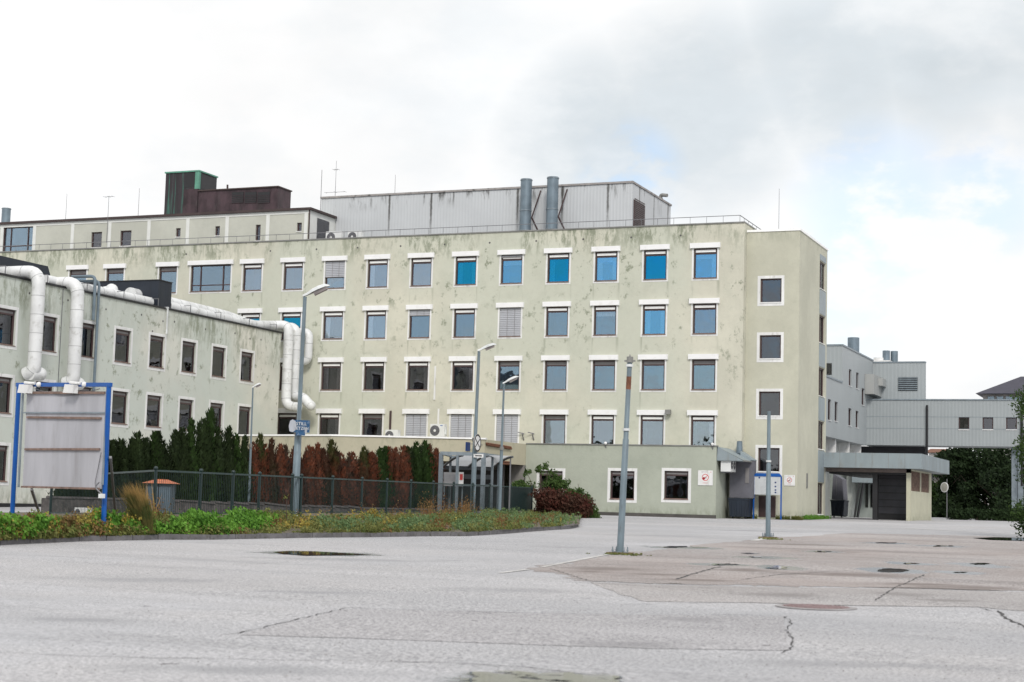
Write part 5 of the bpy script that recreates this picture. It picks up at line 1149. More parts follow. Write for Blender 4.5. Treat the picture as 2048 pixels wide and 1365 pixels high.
hedge = [(122, 905, 'd'), (140, 900, 'd'), (158, 895, 'd'), (176, 890, 'd'), (194, 885, 'd'), (212, 882, 'd'), (222, 876, 'd'), (232, 880, 'd'), (241, 875, 'd'), (256, 872, 'd'), (270.5, 861.5, 'd'), (284, 872, 'd'), (297, 858, 'g'), (311, 858, 'd'), (326, 884, 'd'), (341, 855, 'd'), (352, 850.5, 'd'), (376, 833, 'g'), (398, 833, 'd'), (415.6, 814, 'g'), (431, 850, 'd'), (445, 848, 'd'),
         (467, 864, 'g'), (481, 867, 'd'), (497, 881, 'r'), (512, 864, 'm'), (526, 886, 'r'), (541, 874, 'p'), (555, 885, 'r'), (567, 888, 'b'), (580, 888, 'b'), (594, 892, 'b'), (608, 889, 'r'), (618, 891, 'r'), (629, 883, 'r'), (642, 893, 'p'), (654, 876, 'm'), (665, 894, 'b'), (675, 903, 'r'), (691, 902, 'b'), (705, 903, 'r'),
         (721, 890, 'm'), (731, 903, 'r'), (740, 901, 'r'), (753, 892, 'g'), (763, 889, 'g'), (773, 890, 'r'), (788, 892, 'r'), (802, 889, 'r'), (816, 890, 'd'), (830, 881, 'g'), (843, 877, 'g'), (858, 885, 'r'), (866, 893, 'r')]
HA = PD(225, 1000, 60.0); HB = PD(880, 1000, 78.5)
MK = {'g': ('thuja_green', 'green'), 'd': ('thuja_dark', 'dark green'), 'r': ('thuja_rust', 'rust-red dried'), 'b': ('thuja_brown', 'dull brown dried'), 'm': ('thuja_mix', 'rust-brown green-tipped'), 'p': ('thuja_patch', 'half-green half-brown')}
def hedge_at(px, off=0):
    lo, hi = -.3, 1.3
    for _ in range(36):
        m = (lo+hi)/2
        if pxof(HA.lerp(HB, m))[0] < px: lo = m
        else: hi = m
    return HA.lerp(HB, lo)
ords = ['first', 'second', 'third', 'fourth', 'fifth', 'sixth', 'seventh', 'eighth', 'ninth', 'tenth', 'eleventh', 'twelfth', 'thirteenth', 'fourteenth', 'fifteenth', 'sixteenth', 'seventeenth', 'eighteenth', 'nineteenth', 'twentieth', 'twenty-first', 'twenty-second', 'twenty-third']
cnt = {}
for i, (px, top, k) in enumerate(hedge):
    q = hedge_at(px); d = pxof(q)[2]; q = Vector((q.x, q.y+random.uniform(-.15, .25), 0)); zb = 1.12
    zt = PD(px, top, d).z; sc = (zt-zb)/2.4; w = random.uniform(.95, 1.25)*(1.2 if k in 'gd' else 1.1)
    cnt[k] = cnt.get(k, 0)+1
    o = bpy.data.objects.new('conifer', None); S.collection.objects.link(o); o.location = (q.x, q.y, zb)
    tag(o, '%s columnar conifer in the hedge, %s of its colour from the left' % (MK[k][1], ords[cnt[k]-1]), 'conifer', 'columnar conifers in the hedge behind the fence')
    c = bpy.data.objects.new('crown', TM[random.randrange(6)]); S.collection.objects.link(c); c.parent = o; c.scale = (w, w, sc*.955); c.rotation_euler.z = random.uniform(0, 6.28)
    c.material_slots[0].link = 'OBJECT'; c.material_slots[0].material = M[MK[k][0]]
    c = bpy.data.objects.new('trunk', TRK); S.collection.objects.link(c); c.parent = o
# retaining wall under the hedge
T = thing('stone_wall', 'low dark stone retaining wall between fence and conifer hedge', 'wall', hedge_at(300)-Vector((0, 0, .8)))
mb = MB(); pl = [hedge_at(x)+Vector((.6, -1.0, 0)) for x in (112, 250, 400, 560, 720, 885)]
zt_ = [1.36, 1.36, 1.33, 1.27, 1.22, 1.2]
for (a, b, za, zb) in zip(pl, pl[1:], zt_, zt_[1:]): mb.wallbox(a, b, .2, .2, za, zb, .5)
mb.build('masonry', M['wallstone'], T)
mb = MB()
for (a, b, za, zb) in zip(pl, pl[1:], zt_, zt_[1:]):
    n = max(1, int((b-a).length/.9))
    for k in range(n): p, q = a.lerp(b, k/n), a.lerp(b, (k+.96)/n); mb.wallbox(p+Vector((.03, -.03, 0)), q+Vector((.03, -.03, 0)), za+.002, zb+.002, za+.07+random.uniform(-.01, .01), zb+.07, .3)
mb.build('coping_stones', pm('wall coping', (.11, .10, .10), .95, var=.3), T)
# ground below the hedge
mb = MB()
for (a, b) in zip(pl, pl[1:]): mb.face([(a.x-.3, a.y+.2, 1.15), (b.x-.3, b.y+.2, 1.15), (b.x-4, b.y+6, 1.15), (a.x-4, a.y+6, 1.15)])
struct('hedge_ground', mb, M['soil'])

def crown(mb, blobs, n, s, seed, mi=0, shell=.55):
    rnd = random.Random(seed); vol = [b[1][0]*b[1][1]*b[1][2] for b in blobs]; tot = sum(v**.67 for v in vol)
    for (c, r), v in zip(blobs, vol):
        for _ in range(int(n*v**.67/tot)):
            d = Vector((rnd.gauss(0, 1), rnd.gauss(0, 1), rnd.gauss(0, 1))).normalized(); k = shell+(1.06-shell)*rnd.random()
            k *= 1+.22*mnoise.noise(d*2.3+Vector(c))
            p = Vector((c[0]+d.x*r[0]*k, c[1]+d.y*r[1]*k, c[2]+d.z*r[2]*k))
            if mnoise.noise(p*.9+Vector((seed, 0, 0))) < -.32: continue
            leaf(mb, p, s*rnd.uniform(.6, 1.3), rnd, .3, mi)
    return mb
def tree(label, base, H, W, mat, seed, n=9000, s=.22, cat='tree', group=None, low=.1, name='broadleaf_tree'):
    rnd = random.Random(seed); T = thing(name, label, cat, base, group); base = Vector(base)
    blobs = []
    for _ in range(16):
        z = H*(low+(.95-low)*rnd.random()); w = W*(.5+.5*math.sin(math.pi*min(1, max(.08, z/H*.85+.1)))); a = rnd.random()*6.28; rr = rnd.random()*w*.34; R = rnd.uniform(.16, .30)*W
        blobs.append(((base.x+rr*math.cos(a)*1.3, base.y+rr*math.sin(a)*1.3, base.z+min(z, H-R*.7)), (R, R, R*.75)))
    mb = MB(); crown(mb, blobs, n, s, seed); mb.build('crown', mat, T)
    mb = MB(); mb.tube([base, base+Vector((.1, 0, H*.35)), base+Vector((0, .1, H*.7))], [.2, .13, .06], 9)
    for _ in range(6):
        a = rnd.random()*6.28; z = H*rnd.uniform(.25, .6); mb.tube([base+Vector((0, 0, z)), base+Vector((math.cos(a)*W*.3, math.sin(a)*W*.3, z+H*.2))], [.06, .02], 6)
    mb.build('trunk', M['bark'], T)
    return T
tg = 'dense trees beyond the footbridge'
def tb(px, d): q = PD(px, 1020, d); return (q.x, q.y, gh(q.y)-.1)
for i, (px, d, top, W, mt, lb) in enumerate([(1893, 152, 902, 4.6, 'leaf', 'leftmost dark tree under the footbridge, beside the garage'), (1918, 158, 893, 5.5, 'leaf', 'dark tree behind the round mirror'), (1945, 150, 888, 5.5, 'leaf', 'dark rounded tree below the first bridge window'),
        (1968, 162, 885, 6, 'leaflight', 'lighter yellow-green tree below the middle of the footbridge'), (1990, 148, 885, 6, 'leaf', 'dark tree below the second bridge window'), (2018, 146, 930, 5.5, 'leaf', 'low dark tree left of the bridge columns'), (2040, 150, 890, 6, 'leaf', 'dark tree behind the bridge columns'),
        (1880, 165, 915, 4, 'leaflight', 'small pale green tree peeping past the garage roof'), (2075, 140, 880, 7, 'leaf', 'dark tree at the right border behind the vine')]):
    b = tb(px, d); H = PD(px, top, d).z-b[2]; tree(lb, b, H, W, M[mt], 40+i, 6500, .17, 'tree', tg, 0.0)
for i, (px, d, H, W) in enumerate([(2110, 150, 9, 7), (2170, 146, 10, 8), (2240, 152, 9, 8), (2320, 146, 11, 9), (2400, 150, 10, 8), (2490, 146, 11, 9), (2600, 140, 10, 9), (2720, 135, 11, 9)]):
    b = tb(px, d); tree('dark tree %s beyond the right border, past the vine' % ords[i], b, H, W, M['leaf'], 60+i, 3200, .28, 'tree', tg, 0.0)
def lowhedge(name, label, pxs, d, h, mat, seed, n=6000, s=.12, w=1.2, cat='hedge', top=None, group=None):
    T = thing(name, label, cat, PD(pxs[0], 1030, d)); T.location.z = gh(T.location.y); T['base_xyz'] = tuple(T.location); bl = []
    rnd = random.Random(seed)
    for px in pxs:
        q = PD(px, 1030, d); z0 = gh(q.y); bl.append(((q.x, q.y, z0+h*.45), (w, w*.8, h*.58*rnd.uniform(.85, 1.1))))
    mb = MB(); crown(mb, bl, n, s, seed, shell=.4); mb.build('foliage', mat, T)
    mb = MB()
    for px in pxs[::2]: q = PD(px, 1030, d); mb.tube([(q.x, q.y, gh(q.y)-.1), (q.x+.1, q.y, gh(q.y)+h*.6)], [.04, .02], 6)
    mb.build('stems', M['bark'], T); return T
lowhedge('ivy_hedge', 'low dark ivy hedge along the drive under the footbridge', list(range(1905, 2050, 12)), 122, .85, M['leaf'], 3, 7000, .10, .55)
b = PD(2080, 1030, 62); T = thing('broadleaf_tree', 'overhanging leafy tree at the right border beside the drive', 'tree', (b.x, b.y, gh(b.y))); mb = MB(); rnd = random.Random(8)
bl = [((b.x+rnd.uniform(-.15, .3), b.y+rnd.uniform(-.5, .5), gh(b.y)+.3+k*.42), (.85+.18*math.sin(k*1.3), .9, .5)) for k in range(13)]; crown(mb, bl, 15000, .055, 77, shell=.5); mb.build('crown', M['leaflight'], T)
mb = MB(); mb.tube([b+Vector((0, 0, -.3)), (b.x+.1, b.y, 3), (b.x, b.y, 6)], [.12, .08, .03], 8); mb.build('trunk', M['bark'], T)
# bushes at the fence end
def bush(name, label, base, blobs, mat, seed, n, s, cat='bush', mat2=None):
    T = thing(name, label, cat, base); mb = MB(); crown(mb, blobs, n, s, seed, shell=.45); mb.build('foliage', mat, T)
    mb = MB(); base = Vector(base)
    for (c, r) in blobs: mb.tube([base+Vector((0, 0, -.05)), Vector(c)], [.03, .012], 5)
    mb.build('stems', M['bark'], T); return T
def BB(px, py, d, r): q = PD(px, py, d); return ((q.x, q.y, q.z), r)
dq = 83
bush('shrub', 'dense rust-red clipped shrub at the right end of the fence', tuple(PD(1110, 1040, dq)), [BB(x, y, dq, (.75, .7, .55)) for x, y in ((1082, 1000), (1100, 998), (1120, 1002), (1140, 1006), (1088, 1020), (1112, 1023), (1135, 1024), (1155, 1022), (1160, 1010))], M['bushred'], 5, 9000, .075)
bush('shrub', 'loose green shrub leaning on the annex wall beyond the red one', tuple(PD(1165, 1042, dq)), [BB(x, y, dq+.6, r) for x, y, r in ((1165, 1015, (.55, .5, .8)), (1150, 985, (.45, .4, .45)), (1156, 968, (.25, .25, .35)), (1178, 1028, (.5, .5, .45)), (1140, 990, (.4, .4, .3)), (1186, 1036, (.45, .4, .25)))], M['bushgreen'], 6, 4200, .07)
bush('shrub', 'bright green shrub behind the fence end under the first annex window', tuple(PD(1090, 1030, dq+1.5)), [BB(x, y, dq+1.8, r) for x, y, r in ((1040, 972, (.5, .4, .25)), (1060, 968, (.5, .4, .3)), (1085, 958, (.55, .4, .45)), (1105, 955, (.5, .4, .5)), (1095, 935, (.3, .3, .3)), (1120, 968, (.5, .4, .35)), (1078, 940, (.2, .2, .25)), (1056, 950, (.25, .2, .3)))], M['bushgreen'], 8, 4500, .07)

# weeds: uncountable ground cover on the planting bed
def weeds(name, spots, mat, seed, hmin, hmax, wd=.03, tilt=.35, label=None, leafy=True):
    rnd = random.Random(seed); mb = MB()
    for (x, y, z, sc) in spots:
        h = rnd.uniform(hmin, hmax)*sc; a = rnd.random()*6.28; tl = Vector((math.cos(a)*rnd.random()*tilt, math.sin(a)*rnd.random()*tilt, 1)).normalized()
        b = Vector((x, y, z-.02)); sdv = Vector((-math.sin(a+1), math.cos(a+1), 0))*wd*.25
        mb.face([b-sdv, b+sdv, b+tl*h])
        if leafy:
            for k in range(rnd.randint(4, 8)):
                t = rnd.uniform(.15, 1.0); p = b+tl*h*t+Vector((rnd.uniform(-1, 1), rnd.uniform(-1, 1), 0))*.05*sc; leaf(mb, p, wd*rnd.uniform(.8, 1.8), rnd, .2)
        else:
            for k in range(3):
                a2 = rnd.random()*6.28; e = b+Vector((math.cos(a2)*h*.4, math.sin(a2)*h*.4, h*rnd.uniform(.6, 1.1))); mb.face([b-sdv, b+sdv, e])
    o = mb.build(name, mat); return tag(o, label, 'weeds', None, 'stuff')
def bedpt(px, f, rnd):
    "point on the bed: column px, f from kerb (0) to fence (1)"
    for (p0, q0, r0_), (p1, q1, r1_) in zip(zip(curb_px, fpx, rows_), zip(curb_px[1:], fpx[1:], rows_[1:])):
        if p0[0] <= px <= p1[0]:
            k = (px-p0[0])/(p1[0]-p0[0]); fi = f*6; i = min(5, int(fi)); s = fi-i
            A = Vector(r0_[i]).lerp(Vector(r0_[i+1]), s); B = Vector(r1_[i]).lerp(Vector(r1_[i+1]), s); return A.lerp(B, k)
    return None
def scatter(n, x0, x1, f0, f1, seed, clump=0, sc=(1, 1)):
    rnd = random.Random(seed); out = []; cs = [(rnd.uniform(x0, x1), rnd.uniform(f0, f1)) for _ in range(clump)] if clump else None
    while len(out) < n:
        if cs: c = rnd.choice(cs); px = c[0]+rnd.gauss(0, 10); f = c[1]+rnd.gauss(0, .07)
        else: px = rnd.uniform(x0, x1); f = rnd.uniform(f0, f1)
        q = bedpt(px, min(1, max(.01, f)), rnd)
        if q is None: n -= 1; continue
        out.append((q.x, q.y, q.z, rnd.uniform(*sc)*(.55+.9*((math.sin(c[0]*12.9+c[1]*78.2)*43758.5) % 1) if cs else 1)))
    return out
weeds('grass_cover', scatter(8000, -60, 1150, 0, .95, 1, 130)+scatter(1100, -60, 1150, .0, .03, 41, 60), M['weedolive'], 11, .05, .26, .028, .6, 'low olive grass and weeds covering the planting bed')
weeds('green_weeds', scatter(2300, 290, 545, .06, .50, 2, 22)+scatter(700, -20, 95, .1, .55, 3, 7)+scatter(600, 100, 300, .1, .5, 33, 12), M['weed'], 12, .14, .40, .042, .5, 'bright green leafy weeds massed along the left half of the bed')
weeds('sage_weeds', scatter(1300, 620, 1010, .1, .5, 4, 26), M['sage'], 13, .12, .32, .034, .4, 'grey-green feathery weeds on the right half of the bed')
weeds('reddish_weeds', scatter(800, -20, 260, 0, .7, 5, 18)+scatter(700, 400, 1150, 0, .5, 6, 22), M['weedred'], 14, .08, .30, .028, .4, 'reddish-brown dry weeds scattered over the bed')
weeds('dry_stalks', scatter(260, 835, 935, .6, .95, 51, 9, (.8, 1.3))+scatter(60, 560, 800, .5, .9, 52, 8)+scatter(70, 240, 330, .7, .95, 53, 4), M['weedred'], 16, .35, .75, .022, .45, 'tall dry reddish stalks standing near the fence')
weeds('bed_end_weeds', scatter(1500, 985, 1152, .02, .95, 54, 34), M['sage'], 17, .08, .28, .03, .5, 'patchy low weeds over the pointed right end of the bed')
weeds('yellow_weeds', scatter(700, 0, 300, .1, .8, 7, 16)+scatter(200, 560, 1140, .1, .7, 8, 12), M['weedyellow'], 15, .12, .36, .03, .3, 'yellowing weeds scattered over the bed')
# standalone plants
rnd = random.Random(3)
q = bedpt(288, .07, None)
T = thing('grass_tuft', 'tall dry leaning grass tuft with straw-coloured tips at the kerb', 'grass tuft', tuple(q)); mb = MB()
for _ in range(800):
    a = rnd.random()*6.28; r = rnd.random()*.22; b = q+Vector((math.cos(a)*r, math.sin(a)*r*.6, 0)); L = rnd.uniform(.7, 1.45); lean = Vector((-.34+rnd.gauss(0, .14), rnd.gauss(0, .12)-.14, 1)).normalized(); m_ = b+lean*L*.55; e = b+lean*L+Vector((rnd.gauss(0, .07)-.05, rnd.gauss(0, .06), -.04)); w = Vector((.013, 0, 0)); mb.face([b-w, b+w, m_+w*.8, m_-w*.8]); mb.face([m_-w*.8, m_+w*.8, e])
mb.build('blades', M['strawgreen'], T)
q = PD(744, 1035, 57); T = thing('yellow_shrub', 'small yellow-leaved shrub in front of the fence', 'shrub', tuple(q)); mb = MB(); crown(mb, [BB(741, 1030, 57, (.22, .2, .16)), BB(748, 1024, 57, (.15, .2, .14)), BB(754, 1034, 57, (.2, .2, .12))], 420, .035, 9, shell=.1); mb.build('foliage', M['weedyellow'], T); mb = MB(); mb.bar(q+Vector((0, 0, -.3)), q+Vector((0, 0, .2)), .02); mb.build('stems', M['bark'], T)
q = PD(573, 1038, 50)
T = thing('sapling', 'thin leafy sapling left of the tall lamp foot', 'sapling', tuple(q)); mb = MB(); crown(mb, [BB(573, 1008, 50, (.16, .15, .3)), BB(571, 1025, 50, (.14, .15, .2))], 260, .045, 19, shell=.1); mb.build('foliage', M['weedolive'], T); mb = MB(); mb.tube([q+Vector((0, 0, -.2)), PD(573, 998, 50)], [.02, .008], 5); mb.build('stems', M['bark'], T)
wt = weeds('wall_foot_weeds', [(*(lambda p: (p.x, p.y-.1, p.z))(P(x, 1040, 'Y', 90.9 if x > 1500 else 87.6) if False else Vector((P(x, 1030, 'Y', YT-.15).x, YT-.15-random.random()*.2, gh(YT)))), 1) for x in [random.choice((1502, 1508, 1560, 1575, 1590, 1594, 1600))+random.uniform(-6, 6) for _ in range(420)]], M['weedolive'], 21, .06, .28, .03, .5, 'small weeds along the foot of the tower wall')
weeds('wall_foot_weeds', [(XS+random.random()*.5, random.uniform(91.5, 98), gh(95), 1) for _ in range(350)], M['weed'], 22, .05, .30, .03, .5, 'small weeds along the tower side towards the passage')

# ------------------------------------------------------------------ street lamps, poles
def lamp(label, bx, by, tx, ty, hx, hy, dist, rb=.095, rt=.05, thick=.42, hs=1.0, seedz=0, group='street lamps'):
    B = PD(bx, by, dist); Tp = PD(tx, ty, dist); H = PD(hx, hy, dist)
    T = thing('street_lamp', label, 'street lamp', tuple(B), group); k = thick
    mb = MB(); mid = B.lerp(Tp, k); mb.tube([B-Vector((0, 0, .3)), B.lerp(Tp, k*.98), mid, Tp], [rb, rb*.86, rt*1.25, rt], 14); mb.build('pole', M['pole'], T, smooth=True)
    mb = MB(); c_ = B.lerp(Tp, k); mb.tube([c_-Vector((0, 0, .06)), c_+Vector((0, 0, .10))], rb*1.15, 14); mb.build('collar', M['coping'], T, smooth=True)
    d = (H-Tp); L = d.length; d.normalize(); sdv = d.cross(Vector((0, 0, 1))).normalized(); up = sdv.cross(d)
    mb = MB(); sec = [(-.06, .05, .05, 0), (.12, .07, .06, 0), (.35, .15, .09, .02), (.6, .18, .10, .03), (.85, .15, .085, .03), (1.0, .05, .03, .0)]
    rings = []
    for f, w, h, lift in sec:
        c_ = Tp+d*L*f+up*(lift+.03)*hs; rings.append([c_-sdv*w*hs-up*h*.25*hs, c_-sdv*w*.75*hs+up*h*.6*hs, c_+up*h*hs, c_+sdv*w*.75*hs+up*h*.6*hs, c_+sdv*w*hs-up*h*.25*hs])
    for a, b in zip(rings, rings[1:]):
        for j in range(5): mb.face([a[j], a[(j+1) % 5], b[(j+1) % 5], b[j]])
    mb.face(rings[0]); mb.face(rings[-1][::-1]); hd = mb.build('lamp_head', M['lid'], T, smooth=True)
    mb = MB(); c0, c1 = Tp+d*L*.36+up*(-.005)*hs, Tp+d*L*.88+up*.0
    mb.hexa([c0-sdv*.07*hs-up*.07*hs, c1-sdv*.07*hs-up*.045*hs, c1+sdv*.07*hs-up*.045*hs, c0+sdv*.07*hs-up*.07*hs, c0-sdv*.13*hs+up*.02, c1-sdv*.12*hs+up*.03, c1+sdv*.12*hs+up*.03, c0+sdv*.13*hs+up*.02]); mb.build('lens', M['lens'], hd)
    return T, B, Tp
T, B, Tp = lamp('tallest street lamp standing in the weeds with a torn blue sign', 588, 1040, 610, 594, 660, 574, 54, .135, .06, .39, 1.15)
mb = MB(); mb.tube([B-Vector((0, 0, .2)), B.lerp(Tp, .10)], [.15, .145], 14); mb.build('door_section', M['pole'], T, smooth=True)
mb = MB(); q = PD(597, 1040, 53.6); mb.bar(PD(598, 1040, 53.7), PD(592, 1024, 53.8), .07, .02); mb.build('loose_hatch', M['lid'], T)
# torn blue sign on the lamp
d_ = 53.6; sc_ = d_/F
T = thing('torn_sign', 'small blue sign with pale torn left side strapped to the tallest lamp pole', 'sign', tuple(PD(597, 868, d_)))
r_ = RT.copy(); r_.z = 0; r_.normalize(); ctr = PD(598.5, 853, d_); n_ = Vector((-r_.y, r_.x, 0))
def sq(mb, cx, cz, w, h, dep, mi=0):
    c_ = ctr+r_*cx+Vector((0, 0, cz))-n_*dep; a = r_*w/2; b = Vector((0, 0, h/2)); mb.hexa([c_-a-b, c_+a-b, c_+a-b+n_*.015, c_-a-b+n_*.015, c_-a+b, c_+a+b, c_+a+b+n_*.015, c_-a+b+n_*.015], mi)
mb = MB(); sq(mb, .03, 0, .62, .40, 0); sq(mb, .05, -.25, .3, .10, 0); mb.build('plate', M['bluedk'] if False else pm('blue enamel', (.01, .07, .17), .4, var=.2, scale=6, dirt=(.3, .36, .42), dirtf=.7), T)
mb = MB(); pts = [(-.30, .17), (-.22, .22), (-.12, .16), (-.09, .02), (-.11, -.12), (-.2, -.2), (-.31, -.17), (-.34, 0)]
mb.face([ctr+r_*x+Vector((0, 0, z))-n_*.022 for x, z in pts][::-1]); mb.face([ctr+r_*(x*.3+.29)+Vector((0, 0, z*.5-.14))-n_*.022 for x, z in pts][::-1]); mb.build('torn_film', pm('torn grey film', (.36, .38, .42), .6), T)
textmb('STILL', .15, ctr+r_*.07+Vector((0, 0, .035))-n_*.022, r_, (0, 0, 1)).build('lettering', M['lid'], T)
textmb('BETZEN', .135, ctr+r_*.07+Vector((0, 0, -.11))-n_*.022, r_, (0, 0, 1)).build('lettering', M['lid'], T)
T, B, Tp = lamp('medium street lamp carrying the round black-ringed sign', 944, 1032, 958, 703, 993, 691, 74, .125, .065, .46, 1.05)
d_ = 73.8; c_ = PD(955, 886.5, d_)
T = thing('round_sign', 'round white sign with black ring and crossed lines on the medium lamp pole', 'sign', tuple(PD(955, 915, d_)))
fac = (RT*.42+FW*.9); fac.z = 0; fac.normalize(); nn = Vector((-fac.y, fac.x, 0))*-1
vx = Vector((RT.x, RT.y, 0)).normalized(); nn = (Vector((FW.x, FW.y, 0)).normalized()*-.38+vx*.93).normalized(); tx = nn.cross(Vector((0, 0, 1))).normalized(); R_ = .40
mb = MB(); mb.disc(c_-nn*.01, nn, R_, 32, 0, .012); mb.build('plate', M['white'], T)
mb = MB(); mb.ring(c_+nn*.006, nn, R_*.80, R_, 36)
for s_ in (1, -1):
    L1, L2 = c_+nn*.007-tx*R_*.75*s_-Vector((0, 0, R_*.55)), c_+nn*.007+tx*R_*.75*s_+Vector((0, 0, R_*.55)); mb.bar(L1, L2, .05, .004, up=nn)
mb.build('black_ring', M['black'], T)
mb = MB(); a = PD(957, 912, d_); mb.bar(a-vx*.22, a+vx*.22, .02, .16); pl_ = mb.build('number_plate', M['white'], T); mb = MB(); mb.bar(a-vx*.15-FW*.012, a+vx*.15-FW*.012, .006, .05); mb.build('print', M['black'], pl_)
lamp('slim street lamp right of the round sign, beside the bicycle shelter', 998.5, 1028, 1008, 768, 1038, 755, 75.5, .085, .045, .5, .9)
lamp('small park lamp rising behind the conifer hedge', 497, 1010, 506, 776, 523, 769, 66, .055, .03, .5, .6)
def pole(label, bx, by, tx, ty, rustp, wpx, bands):
    B = G(bx, by); d = pxof(B)[2]; Tp = PD(tx, ty, d); r = wpx*d/F/2
    T = thing('steel_post', label, 'post', tuple(B), 'bare steel posts in the car park')
    mb = MB(); mb.tube([B, B.lerp(Tp, .58), B.lerp(Tp, .585), Tp], [r*1.12, r, r*.82, r*.78], 18); mb.build('tube', M['pole'], T, smooth=True)
    if rustp: mb = MB(); mb.tube([B.lerp(Tp, .835), B.lerp(Tp, .90)], r*.82, 18); mb.build('rust_band', M['rust'], T, smooth=True)
    mb = MB()
    for f in bands: mb.tube([B.lerp(Tp, f)-Vector((0, 0, .03)), B.lerp(Tp, f)+Vector((0, 0, .03))], r*1.15, 18)
    mb.build('clamp', M['lid'], T, smooth=True)
    mb = MB(); mb.tube([B+Vector((0, 0, .03)), B+Vector((0, 0, .055))], r*2.6, 4)
    for sx in (-1, 1):
        for sy_ in (-1, 1): q = B+Vector((sx*r*1.9, sy_*r*1.9, .0)); mb.cyl(q, q+Vector((0, 0, .17)), .016, 8); mb.cyl(q+Vector((0, 0, .07)), q+Vector((0, 0, .10)), .03, 6)
    mb.build('base_plate', M['steel'], T)
    mb = MB(); mb.box((B.x-r*3.6, B.y-r*3.2, B.z-.1), (B.x+r*3.6, B.y+r*3.2, B.z+.035)); mb.build('footing', pm('rusty footing', (.14, .10, .055), .9, var=.35, scale=8), T)
    if rustp:
        mb = MB(); mb.tube([Tp-Vector((0, 0, .14)), Tp], r*1.05, 14); mb.tube([Tp, Tp+Vector((0, 0, .06))], [r*.4, r*.1], 8); mb.bar(Tp+Vector((-r*1.8, 0, -.1)), Tp+Vector((r*1.8, 0, -.1)), .04); mb.build('cap', M['coping'], T)
    return T
pole('tall leaning bare post with a rust band near its top', 1240, 1108, 1260, 714, True, 12.5, (.63, .955))
pole('shorter upright bare post in front of the notice board', 1536, 1076, 1538, 823, False, 9.0, (.605,))

for (px, py) in ((1240, 1110), (1536, 1079)):
    q = G(px, py); weeds('post_foot_weeds', [(q.x+random.gauss(.1, .28), q.y+random.gauss(-.1, .2), q.z, 1) for _ in range(60)], M['weedolive'], px, .03, .09, .02, .8, 'tiny weeds and moss around the foot of the %s post' % ('tall leaning' if px < 1300 else 'shorter upright'))
# ------------------------------------------------------------------ blue sign frame
A1 = PD(24, 1040, 43); A2 = PD(38, 770, 43); B1 = PD(207, 1060, 40.5); B2 = PD(218, 770, 40.5)
T = thing('blue_sign_frame', 'large blue-framed billboard seen from its bare grey back', 'billboard', tuple(B1))
for a, b in ((A1, A2), (B1, B2)): mb = MB(); mb.tube([a-Vector((0, 0, .4)), b], .062, 12); mb.build('post', M['blue'], T, smooth=True)
mb = MB(); mb.bar(A2+(A2-B2)*.02, B2+(B2-A2)*.02, .10, .10); mb.build('top_beam', M['blue'], T)
def fp(px, py):
    "point in the plane of the frame"
    u_ = (B1-A1); u_.z = 0; n = Vector((-u_.y, u_.x, 0)); d = ray(px, py); t_ = (A2-Vector((0, 0, EYE))).dot(n)/d.dot(n); return Vector((0, 0, EYE))+d*t_
nf = Vector((-(B1-A1).y, (B1-A1).x, 0)).normalized()
c4p = [fp(43, 974), fp(199, 978), fp(214, 783), fp(52, 783)]
mb = MB(); mb.hexa([c4p[0]+nf*.03, c4p[1]+nf*.03, c4p[1]+nf*.07, c4p[0]+nf*.07, c4p[3]+nf*.03, c4p[2]+nf*.03, c4p[2]+nf*.07, c4p[3]+nf*.07]); mb.build('panel', M['board'], T)
for (a, b, w) in (((53, 786), (209, 786), .06), ((54, 835), (202, 837), .055), ((50, 899), (199, 899), .055), ((43, 974), (199, 978), .05)):
    mb = MB(); mb.bar(fp(*a), fp(*b), .04, w); mb.build('batten', M['wood'], T)
mb = MB(); mb.bar(fp(46, 826), fp(212, 826), .02, .035); mb.bar(fp(37, 975), fp(46, 784), .04, .05); mb.bar(fp(205, 970), fp(214, 784), .04, .04); mb.build('edge_strip', M['steel'], T)
mb = MB()
for (a, b) in (((63, 979), (83, 1040)), ((221, 915), (232, 1040))):
    q = fp(*a); e = PD(b[0], b[1], 47); mb.bar(q, e, .06)
mb.build('brace', M['thin'], T)
mb = MB(); mb.box(fp(202, 988)-Vector((0, .1, 0)), fp(210, 997)); mb.build('junction_box', M['lid'], T)
mb = MB(); mb.tube(fillet([fp(205, 905)-nf*.04, fp(199, 940)-nf*.05, fp(193, 970)-nf*.06, fp(200, 985)-nf*.04], .3), .012, 6); mb.tube(fillet([fp(205, 990), fp(196, 975)-nf*.1, fp(204, 965)-nf*.08], .2), .018, 6); mb.tube(fillet([fp(70, 778), fp(110, 790), fp(150, 791), fp(200, 778)], .3), .01, 6); mb.build('cable', M['thin'], T)
for x, lb in ((62, 'left white floodlight clamped on the blue top beam'), (153, 'right white floodlight clamped on the blue top beam')):
    q = fp(x, 770); Tf = thing('floodlight', lb, 'floodlight', tuple(q), 'white floodlights on the blue frame'); a, b = fp(x-12, 788), fp(x+9, 771)
    mb = MB(); mb.hexa([fp(x-13, 787)-nf*.22, fp(x+7, 788)-nf*.22, fp(x+8, 788)-nf*.08, fp(x-12, 787)-nf*.08, fp(x-9, 770)-nf*.22, fp(x+9, 771)-nf*.22, fp(x+9, 771)-nf*.08, fp(x-9, 770)-nf*.08]); mb.build('housing', M['white'], Tf)
    mb = MB(); mb.cyl(fp(x-6, 766)-nf*.1, fp(x+14, 768)-nf*.1, .035, 8); mb.ball(fp(x+21, 770)-nf*.08, .07, 0, 8); mb.build('arm', M['white'], Tf, smooth=True)
